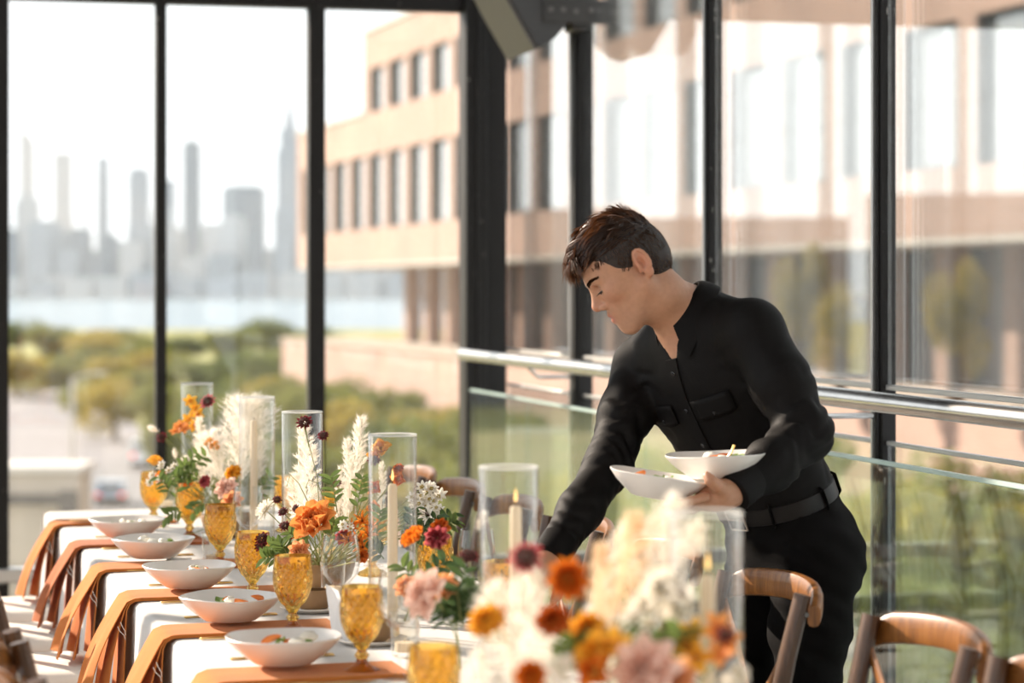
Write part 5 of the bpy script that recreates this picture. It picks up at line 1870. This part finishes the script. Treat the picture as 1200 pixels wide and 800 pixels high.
# left hand, palm up under the lower bowl, thumb over its rim
PALM = [P(850, 579, 4.925), P(838, 582, 4.915), P(826, 585, 4.915)]
S.chain([WL] + PALM, [.025, .026, .026, .022], .02)
S.cone(P(846, 582, 4.955), P(828, 588, 4.965), .020, .018, .02)
FING = {'index': ([P(826, 582, 4.880), P(808, 587.5, 4.860), P(796, 590, 4.868), P(788, 590.5, 4.880)], [.0105, .0092, .0085, .0072]),
        'middle': ([P(822, 587, 4.905), P(804, 593, 4.893), P(789, 595, 4.905), P(779, 594, 4.925)], [.0108, .0095, .0087, .0074]),
        'ring': ([P(822, 590, 4.935), P(806, 596, 4.935), P(793, 597, 4.952), P(784, 595, 4.970)], [.0102, .0090, .0083, .0070]),
        'little': ([P(826, 592, 4.965), P(812, 597, 4.975), P(803, 597, 4.990), P(796, 595, 5.003)], [.0090, .0080, .0073, .0062])}
for pts, rs in FING.values():
    S.chain(pts, rs, .007)
S.chain([P(848, 576, 4.900), P(840, 569, 4.872), P(833, 563, 4.862), P(828, 556.5, 4.866)], [.017, .0125, .0105, .0080], .010)
# right hand reaching down to the table behind the flowers
hd = nrm(WR - ER)
side = nrm(hd.cross(Vector((0, 0, 1))))
pn = nrm(side.cross(hd))
S.chain([WR, WR + hd * .05, WR + hd * .085], [.025, .028, .026], .02)
for i, (o_, l_) in enumerate(((-.027, .070), (-.009, .078), (.009, .073), (.027, .058))):
    b_ = WR + hd * .085 + side * o_
    S.chain([b_, b_ + hd * l_ * .45 + pn * -.006, b_ + hd * l_ * .72 + pn * -.018, b_ + hd * l_ * .9 + pn * -.034], [.0105, .0093, .0085, .0072], .007)
b_ = WR + hd * .03 - side * .025
S.chain([b_, b_ - side * .022 + hd * .028 - pn * .01, b_ - side * .028 + hd * .058 - pn * .022, b_ - side * .022 + hd * .078 - pn * .03], [.015, .012, .0105, .008], .01)
xs = rng_axis(((-.06, .02, .006), (.02, .58, .0028), (.58, .95, .009)))
ys = rng_axis(((4.78, 4.83, .008), (4.83, 5.32, .0028), (5.32, 5.80, .009)))
zs = rng_axis(((-.02, .93, .012), (.93, 1.09, .0028), (1.09, 1.32, .008), (1.32, 1.70, .0026)))
v, f = surface_nets(S.grid(xs, ys, zs), xs, ys, zs)
def skin_mat():
    m, nt, out = new_mat('skin')
    b = nt.nodes.new('ShaderNodeBsdfPrincipled')
    at_ = nt.nodes.new('ShaderNodeAttribute')
    at_.attribute_name = 'tone'
    mx = nt.nodes.new('ShaderNodeMix')
    mx.data_type = 'RGBA'
    mx.blend_type = 'MULTIPLY'
    mx.inputs[0].default_value = 1
    vec = coords(nt)
    nt.links.new(at_.outputs['Color'], mx.inputs[6])
    nt.links.new(ramp(nt, noise(nt, vec, 90, 4), [(.3, (.93, .90, .88)), (.7, (1.05, 1.04, 1.04))]), mx.inputs[7])
    nt.links.new(mx.outputs[2], b.inputs['Base Color'])
    b.inputs['Roughness'].default_value = .48
    b.inputs['Subsurface Weight'].default_value = .18
    b.inputs['Subsurface Radius'].default_value = (.012, .004, .002)
    b.inputs['Subsurface Scale'].default_value = 1
    bp = nt.nodes.new('ShaderNodeBump')
    bp.inputs['Strength'].default_value = .15
    bp.inputs['Distance'].default_value = .0006
    nt.links.new(noise(nt, vec, 700, 3), bp.inputs['Height'])
    nt.links.new(bp.outputs['Normal'], b.inputs['Normal'])
    nt.links.new(b.outputs[0], out.inputs['Surface'])
    return m
M['skin'] = skin_mat()
M['crease'] = pmat('skin_crease', (.26, .12, .075), None, .6)
man = thing('person', 'man in a black shirt and black trousers leaning over the table holding two bowls', 'person', (PEL.x, PEL.y, 0))
MO = Vector((PEL.x, PEL.y, 0))
me, v = np_mesh('body', v - V3(MO), f, M['skin'], 1)
# skin tone per point: lips, stubble, ruddy cheeks, ears and knuckles
w = v + V3(MO)
q = (w - V3(HO)) / HS
hx, hy, hz_ = q @ V3(HF), q @ V3(HLf), q @ V3(HU)
base = np.tile(V3((.455, .235, .138)), (len(v), 1))
def blob(cx, cy, cz, r):
    d2 = ((hx - cx) / r[0]) ** 2 + ((np.abs(hy) - cy) / r[1]) ** 2 + ((hz_ - cz) / r[2]) ** 2
    return np.exp(-d2 * 1.2)[:, None]
def mixc(b, c, w_):
    return b * (1 - w_) + V3(c) * w_
base = mixc(base, (.50, .21, .13), blob(.076, .04, -.02, (.03, .025, .025)) * .5)
base = mixc(base, (.52, .20, .125), blob(.113, 0, -.030, (.02, .016, .016)) * .55)
base = mixc(base, (.54, .20, .12), blob(-.012, .080, .005, (.03, .014, .04)) * .6)
base = mixc(base, (.33, .20, .14), np.clip(blob(.066, .03, -.09, (.05, .04, .035)), 0, 1) * .35)
base = mixc(base, (.33, .20, .14), blob(.093, 0, -.047, (.012, .022, .007)) * .4)
base = mixc(base, (.40, .115, .09), np.clip(blob(.098, .007, -.0630, (.012, .013, .0105)) * 1.3, 0, 1) * .8)
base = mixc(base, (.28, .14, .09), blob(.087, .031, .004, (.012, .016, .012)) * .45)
ca = me.color_attributes.new('tone', 'FLOAT_COLOR', 'POINT')
ca.data.foreach_set('color', np.concatenate([base, np.ones((len(base), 1))], 1).astype(np.float32).ravel())
body = link('body', me, man)

def mo(p):
    return Vector(p) - MO
# eyes: lash line, brow, a sliver of eye under the lowered lid
def face_pt(y, z, off=0.0):
    """the skin in front of (y, z), found by walking forward out of the head"""
    ts = np.linspace(.045, .135, 181)
    p0 = V3(hp(0, y, z))
    e = S.eval(p0[None, :] + ts[:, None] * V3(HF)[None, :] * HS)
    k = len(ts) - 1 - np.argmax((e < 0)[::-1])
    return hp(ts[k] + off, y, z)
for s_ in (-1, 1):
    obj('eye', MB().sphere(mo(hp(.0775, s_ * .031, -.0015)), .0115 * HS, 14, 10), M['eyeball'], man)
    aa = np.linspace(-1.15, 1.15, 11)
    lid = [face_pt(s_ * .031 + .0150 * math.sin(a), -.0035 - .0018 * abs(math.sin(a)) ** 2, .0004) for a in aa]
    la = MB().tube([mo(p) for p in lid], [.0005, .0010, .0014, .0017, .0018, .0018, .0018, .0017, .0014, .0010, .0005], 6)
    for k in range(20):
        i = 10 * k / 19
        b0 = lid[int(i)].lerp(lid[min(10, int(i) + 1)], i % 1)
        b1 = b0 + HF * .0065 - HU * .0028 + HLf * (.004 * (k / 9.5 - 1))
        la.tube([mo(b0), mo(b1)], [.0006, .0001], 4)
    obj('eyelashes', la, M['lash'], man)
    cr = [face_pt(s_ * .031 + .0150 * math.sin(a), .0068 - .0030 * abs(math.sin(a)) ** 2, .0001) for a in np.linspace(-1.0, 1.0, 9)]
    obj('eyelid_crease', MB().tube([mo(p) for p in cr], [.0002, .0005, .0007, .0008, .0008, .0008, .0007, .0005, .0002], 5), M['crease'], man)
    br = MB()
    rr = random.Random(5)
    for k in range(230):
        t = rr.random()
        y = .011 + .040 * t
        z = .0190 + .0075 * math.sin(t * 2.3) + rr.uniform(-.0038, .0038) * (1 - .65 * t)
        b0 = face_pt(s_ * y, z, .0002)
        b1 = face_pt(s_ * (y + .0075), z + rr.uniform(-.001, .003), .0010)
        br.tube([mo(b0), mo((b0 + b1) / 2 + HF * .0009), mo(b1)], [.0008, .0008, .0003], 3)
    obj('eyebrow', br, M['hair'], man)

# --- hair: a close cap with a hairline, and locks combed forward over it
rr = random.Random(12)
hb = SDF()
hb.ell(hp(.012, 0, .040), HAX, hr_((.0895, .0780, .0785)), .01)
hb.ell(hp(-.028, 0, .002), HAX, hr_((.053, .064, .058)), .03)
hb.ell(hp(.030, 0, .082), HAX, hr_((.064, .058, .038)), .02)
hb.ell(hp(.108, 0, -.030), HAX, hr_((.082, .14, .095)), .006, -1)
hb.ell(hp(.00, 0, -.133), HAX, hr_((.16, .13, .093)), .010, -1)
for s_ in (-1, 1):
    hb.ell(hp(-.008, s_ * .082, -.004), HAX, hr_((.018, .022, .033)), .006, -1)
hc = V3(HO)
xa, ya, za = [np.arange(hc[i] - .22, hc[i] + .22, .0042) for i in range(3)]
v2, f2 = surface_nets(hb.grid(xa, ya, za), xa, ya, za)
me2, v2 = np_mesh('hair', v2 - V3(MO), f2, M['scalp'], 1)
hair = link('hair', me2, man)
strands = MB()
# roots are taken from the cap itself
w2 = v2 + V3(MO)
q2 = (w2 - V3(HO)) / HS
R2 = np.stack([q2 @ V3(HF), q2 @ V3(HLf), q2 @ V3(HU)], 1)
for k in range(8200):
    x, y, z = R2[rr.randrange(len(R2))]
    nd = Vector((x - .012, y * 1.3, z - .040)).normalized()
    if (x - .108) ** 2 / .078 ** 2 + (z + .030) ** 2 / .091 ** 2 < 1 or (abs(y) < .055 and z < -.03 and x > -.06) or (x > .034 and z < .052):
        continue
    top = max(0.0, min(1.0, (z - .055) / .040))
    front = max(0.0, min(1.0, (x - .030) / .045)) * max(0.0, min(1.0, (z - .050) / .020))
    # locks: roots close together share one lean, one curl and one length
    cr = random.Random((round(x / .013) * 73 + round(y / .013) * 179 + round(z / .018) * 283) % 100003)
    lean = Vector((cr.uniform(-.35, .5), cr.uniform(-.75, .75), cr.uniform(-.1, .35)))
    lk = cr.uniform(.65, 1.25)
    cl = cr.uniform(-1, 1)
    ln = .009 + .036 * top * lk * rr.uniform(.8, 1.1) + .034 * front * lk * rr.uniform(.4, 1)
    sw = (Vector((.9, 0, .05)) + lean * .9) if top > .10 else Vector((-.45 if x < 0 else .1, 0, -1.0))
    tan = (sw - nd * sw.dot(nd)).normalized()
    dirv = (tan + nd * (.30 * (1 - top) + .46 * top * cr.uniform(.5, 1.3) * (1 - .35 * front)) + Vector((rr.uniform(-.2, .2), rr.uniform(-.2, .2), rr.uniform(-.2, .2))) * (.25 + .5 * top)).normalized()
    p = Vector((x, y, z)) - nd * .001
    pts = [p]
    curl = Vector((cl * .4 + rr.uniform(-.15, .15) + .25 * front, cr.uniform(-.7, .7) + rr.uniform(-.15, .15), -.30 - .75 * front))
    for j in range(5):
        dirv = (dirv + lean * .42 * front * math.sin(j * 2.1 + cl * 3) + curl * .30 * (j / 2.5) - nd * .10 * top * (1 - front)).normalized()
        p = p + dirv * ln / 5
        pts.append(p)
    wd = rr.uniform(.0006, .0011) * (1 + .5 * top)
    strands.tube([mo(hp(*q_)) for q_ in pts], [wd, wd, wd, wd * .85, wd * .6, wd * .12], 3, False)
stuff(obj('hair_strands', strands, M['hair'], hair))

# --- trousers
T = SDF()
nb_ = nrm(UP - FP * -.36)                       # the waistband dips in front
nb_ = nrm(UP + FP * .36)
FB = nrm(FP - nb_ * FP.dot(nb_))
T.ell(WST - nb_ * .02, (LP, FB, nb_), (.150, .116, .09), .03)
T.ell(PEL - UP * .015, (LP, FP, UP), (.168, .122, .125), .05)
T.ell(PEL - FP * .060 + LP * .07 - UP * .045, (LP, FP, UP), (.078, .078, .095), .04)
T.ell(PEL - FP * .060 - LP * .07 - UP * .045, (LP, FP, UP), (.078, .078, .095), .04)
T.chain([HL, HL + (KL - HL) * .5, KL, FL_ + Vector((0, 0, .0))], [.098, .085, .068, .055], .035)
T.chain([HR, HR + (KR - HR) * .5, KR, FR_ + Vector((0, 0, .0))], [.098, .085, .068, .055], .035)
def post_t(D, x, y, z):
    c = V3(WST + nb_ * .012)
    pl_ = (x - c[0]) * nb_.x + (y - c[1]) * nb_.y + (z - c[2]) * nb_.z
    wv = .0035 * np.sin(x * 70 + z * 55 + 2 * np.sin(z * 23)) * np.sin(z * 31 + y * 25) + .002 * np.sin(z * 120 + x * 60)
    return np.maximum(np.maximum(D + wv, pl_), .045 - z).astype(np.float32)
xs = np.arange(.25, .95, .0075)
ys = np.arange(5.0, 5.80, .0075)
zs = np.arange(0.0, 1.12, .0085)
v3, f3 = surface_nets(T.grid(xs, ys, zs, post_t), xs, ys, zs)
me3, v3 = np_mesh('trousers', v3 - V3(MO), f3, M['trouser'], 2)
trs = link('trousers', me3, man)
# --- shirt
H = SDF()
H.ell(CHE, (LAT, FWT, UPT), (.190, .122, .205), .04)
H.ell(CHE + UPT * .06 - FWT * .03, (LAT, FWT, UPT), (.18, .10, .13), .04)
H.ell(WST + (CHE - WST) * .42, (LAT, FWT, UPT), (.158, .118, .19), .06)
H.ell(WST + nb_ * .02, (LP, FB, nb_), (.150, .116, .075), .04)
H.cone(NCK - NA * .045, SL + UPT * .018, .062, .060, .05)
H.cone(NCK - NA * .045, SR + UPT * .010, .062, .052, .05)
HT = SDF()
HT.p = list(H.p)
MidL, MidR = (SL + EL) / 2, (SR + ER) / 2
H.chain([SL, MidL + (MidL - CHE).normalized() * .006, EL, (EL + WL) / 2 - UP * .006, WL + (EL - WL).normalized() * .012], [.068, .062, .054, .050, .039], .03)
H.chain([SR, MidR, ER, (ER + WR) / 2, WR + (ER - WR).normalized() * .012], [.064, .056, .049, .045, .037], .03)
H.cone(NCK - NA * .005, NCK + NA * .20, .0610, .062, .006, -1)
H.chain([NCK + NF * .030 + NA * .02, NCK + NF * .072 - NA * .004, NCK + NF * .105 - NA * .030 - UPT * .012], [.040, .024, .006], .006, -1)
def post_s(D, x, y, z):
    c = V3(WST - nb_ * .012)
    pl_ = -((x - c[0]) * nb_.x + (y - c[1]) * nb_.y + (z - c[2]) * nb_.z)
    def near(p, r):
        return np.exp(-((x - p.x) ** 2 + (y - p.y) ** 2 + (z - p.z) ** 2) / (r * r))
    def along(a, b):
        d = nrm(b - a)
        return (x - a.x) * d.x + (y - a.y) * d.y + (z - a.z) * d.z
    t1, t2 = along(SR, ER), along(ER, WR)
    wob = np.sin(x * 31 + y * 23 + 1.1) + np.sin(z * 29 - y * 37) + .6 * np.sin(x * 71 - z * 53 + y * 17)
    mod = .5 + .5 * np.sin(x * 26 - y * 33 + z * 21 + 1.5 * np.sin(z * 19 + x * 15))
    def fold(t, fr, ph):                        # a few broad soft ridges, never evenly spaced
        return (1 - 1.6 * np.abs(np.sin(t * fr * .5 + 1.15 * wob + ph))) * (.35 + .65 * mod)
    t3, t4 = along(SL, EL), along(EL, WL)
    w = .0072 * fold(t2, 150, .3) * (near(ER, .10) + .8 * near(WR, .08) + .35 * near((ER + WR) / 2, .10))
    w = w + .0060 * fold(t1, 125, 1.2) * near(MidR, .12)
    w = w + .0065 * fold(t3, 120, 2.0) * near(EL, .12) + .0060 * fold(t4, 130, .8) * near((EL + WL) / 2, .12)
    w = w + .0060 * fold((x + z * .8), 95, .4) * near(WST + (CHE - WST) * .3, .14)
    w = w + .0055 * fold((x * .6 - z), 100, 1.0) * near(SR - UPT * .09, .12) + .0026 * fold((x - z), 56, .2) * near(SL - UPT * .1, .12)
    return np.maximum(D + w, pl_).astype(np.float32)
xs = np.arange(.0, .80, .0052)
ys = np.arange(4.84, 5.66, .0052)
zs = np.arange(.86, 1.53, .0052)
v4, f4 = surface_nets(H.grid(xs, ys, zs, post_s), xs, ys, zs)
me4, v4 = np_mesh('shirt', v4 - V3(MO), f4, M['shirt'], 1)
shirt = link('shirt', me4, man)

def on_shirt(p, d, sdf=None, rmax=.2):
    """slide from p along d to the cloth surface"""
    sdf = sdf or HT
    ts = np.linspace(0, rmax, 240)
    pts = V3(p)[None, :] + ts[:, None] * V3(d)[None, :]
    e = sdf.eval(pts)
    k = np.argmax(e > 0) if (e > 0).any() else 239
    return Vector(pts[k])
# collar: standing band and two folded leaves
def collar_pt(th, h, out):
    d = NLAT * math.sin(th) + NF * -math.cos(th)
    front = max(0, (abs(th) - 1.6) / 1.2)
    return NCK + d * (.0615 + out + .006 * front) + NA * (h - .016 * front) + NF * .012 * front
cb = MB()
ths = np.linspace(-2.62, 2.62, 41)
rings = []
for th in ths:
    rings.append([mo(collar_pt(th, h, o)) for h, o in ((-.018, .008), (.020, .002), (.026, .0025), (.026, .0045), (.020, .0055), (-.018, .012))])
cb.loft(rings, True, True)
col = obj('collar_band', cb, M['shirt'], shirt)
for sgn in (-1, 1):
    lf = MB()
    rings = []
    for i in range(23):
        th = sgn * 2.66 * i / 22
        k = abs(th) / 2.66
        ln = .040 + .034 * max(0, (k - .55) / .45) ** 1.4
        fwd = .012 * max(0, (k - .6) / .4)
        q = []
        for t, o in ((0, .004), (.12, .010), (.5, .0185), (1, .024), (1, .0275), (.5, .022), (.12, .0135), (0, .0075)):
            q.append(mo(collar_pt(th, .026 - ln * t, o + .022 * t * k * .6) + NF * fwd * t - NLAT * sgn * .012 * t * max(0, (k - .7) / .3)))
        rings.append(q)
    lf.loft(rings if sgn > 0 else [r_[::-1] for r_ in rings], True, True)
    obj('collar_leaf', lf, M['shirt'], shirt)
# placket, buttons, pocket flaps, cuffs
fr = []
for k in range(15):
    c = NCK - UPT * (.065 + .40 * k / 14) + FWT * .0
    fr.append(on_shirt(c + (WST - NCK) * 0 , FWT))
pk = MB()
rings = []
for i, p in enumerate(fr):
    rings.append([mo(p + LAT * a + FWT * b) for a, b in ((-.016, -.004), (-.016, .0025), (.016, .0025), (.016, -.004))])
pk.loft(rings)
obj('button_placket', pk, M['shirt'], shirt)
for i in range(1, 14, 3):
    p = mo(fr[i] + FWT * .0025)
    b_ = MB().lathe([(.0005, 0), (.0052, 0), (.0055, .0012), (.0042, .0022), (.0005, .0018)], 14)
    obj('button', b_, M['button'], shirt, M=axis_M(p, FWT))
for s_, in ((-1,), (1,)):
    c = CHE + UPT * .030 + LAT * s_ * .078
    ring0, ring1 = [], []
    rows = []
    for j in range(5):
        row = []
        for i in range(7):
            a = (-.048 + .096 * i / 6)
            hh = -.045 * j / 4 * (1 if abs(i - 3) > 2 else 1.12)
            row.append(mo(on_shirt(c + LAT * a + UPT * hh, FWT) + FWT * .003))
        rows.append(row)
    pf = MB().loft(rows, False, False)
    o = obj('pocket_flap', pf, M['shirt'], shirt)
    sm_ = o.modifiers.new('thickness', 'SOLIDIFY')
    sm_.thickness = .003
    obj('button', MB().lathe([(.0005, 0), (.005, 0), (.0045, .002), (.0005, .0018)], 12), M['button'], o, M=axis_M(rows[3][3] + FWT * .002, FWT))
for a, b in ((EL, WL), (ER, WR)):
    d = nrm(b - a)
    rad = .041 if b is WL else .039
    obj('cuff', MB().tube([mo(b - d * .052), mo(b - d * .048), mo(b + d * .010), mo(b + d * .013)], [rad - .001, rad + .002, rad + .001, rad - .004], 28), M['shirt'], shirt)
# belt with a square buckle
def belt_pt(a, off, h):
    d = LP * math.sin(a) + FB * math.cos(a)
    p = on_shirt(WST + nb_ * h * .2, d, T, .25)
    p2 = on_shirt(WST + nb_ * h * .2, d, HT, .25)
    r_ = max((p - WST).dot(d), (p2 - WST).dot(d))
    return WST + d * (r_ + off) + nb_ * h
bl = MB()
rings = []
for k in range(65):
    a = 2 * math.pi * k / 64
    rings.append([mo(belt_pt(a, .003, -.019)), mo(belt_pt(a, .0075, -.017)), mo(belt_pt(a, .0075, .017)), mo(belt_pt(a, .003, .019))])
bl.loft(rings, True, False)
belt = obj('belt', bl, M['leather'], man)
bk = MB()
c0 = [belt_pt(a, .012, h) for a, h in ((-.02, -.024), (.40, -.024), (.40, .024), (-.02, .024))]
for i in range(4):
    bk.tube([mo(c0[i]), mo(c0[(i + 1) % 4])], .0028, 6)
bk.tube([mo((c0[0] + c0[3]) / 2), mo((c0[1] + c0[2]) / 2)], .0022, 6)
obj('buckle', bk, M['steel'], belt)
for a in (.9, 1.75, 2.5, 3.5, -1.0):
    lp_ = MB().tube([mo(belt_pt(a, .004, -.026)), mo(belt_pt(a, .011, -.020)), mo(belt_pt(a, .011, .020)), mo(belt_pt(a, .004, .026))], .0055, 6, True, .4)
    obj('belt_loop', lp_, M['trouser'], trs)
# shoes
for fpos in (FL_, FR_):
    b_ = Vector((fpos.x, fpos.y, 0))
    rings = []
    for x_, wd, ht in ((-.085, .022, .055), (-.07, .034, .075), (-.02, .038, .092), (.04, .043, .072), (.10, .048, .050), (.16, .040, .036), (.185, .020, .022)):
        rings.append([mo(b_ + FP * x_ + LP * wd * math.cos(t) + UP * (.002 + ht * (.5 + .5 * math.sin(t)))) for t in [2 * math.pi * k / 16 for k in range(16)]])
    sh = obj('shoe', MB().loft(rings), M['leather'], man)

# --- the two bowls he carries
def held(rim, tilt, k, label, seed):
    rot = Euler((0, R(tilt), 0))
    up = rot.to_matrix() @ Vector((0, 0, 1))
    base = rim - up * .0445 * k
    Mx = Matrix.Translation(base) @ rot.to_matrix().to_4x4() @ Matrix.Scale(k, 4)
    o = link('salad_bowl', BOWL)
    o.matrix_world = Mx
    tag(o, label, 'bowl', 'bowls held by the man')
    salad(base, 'salad with herbs in the ' + ('upper' if seed == 31 else 'lower') + ' bowl held by the man', seed, True, Matrix.Translation(base) @ rot.to_matrix().to_4x4())
held(P(772.5, 559, 4.925), 8.5, .93, 'ivory bowl tilted in the left hand of the man, lower of the two he holds', 32)
held(P(838.5, 535, 4.985), -2.0, .95, 'ivory bowl resting above the hand and forearm of the man, upper of the two', 31)
t = thing('spoon', 'small gold spoon handle sticking up from the upper bowl held by the man', 'spoon', P(857, 536, 4.97))
obj('handle', MB().tube([(-.012, .0, -.006), (0, 0, .010), (.006, 0, .026)], [.0035, .0022, .0028], 8), M['gold'], t)
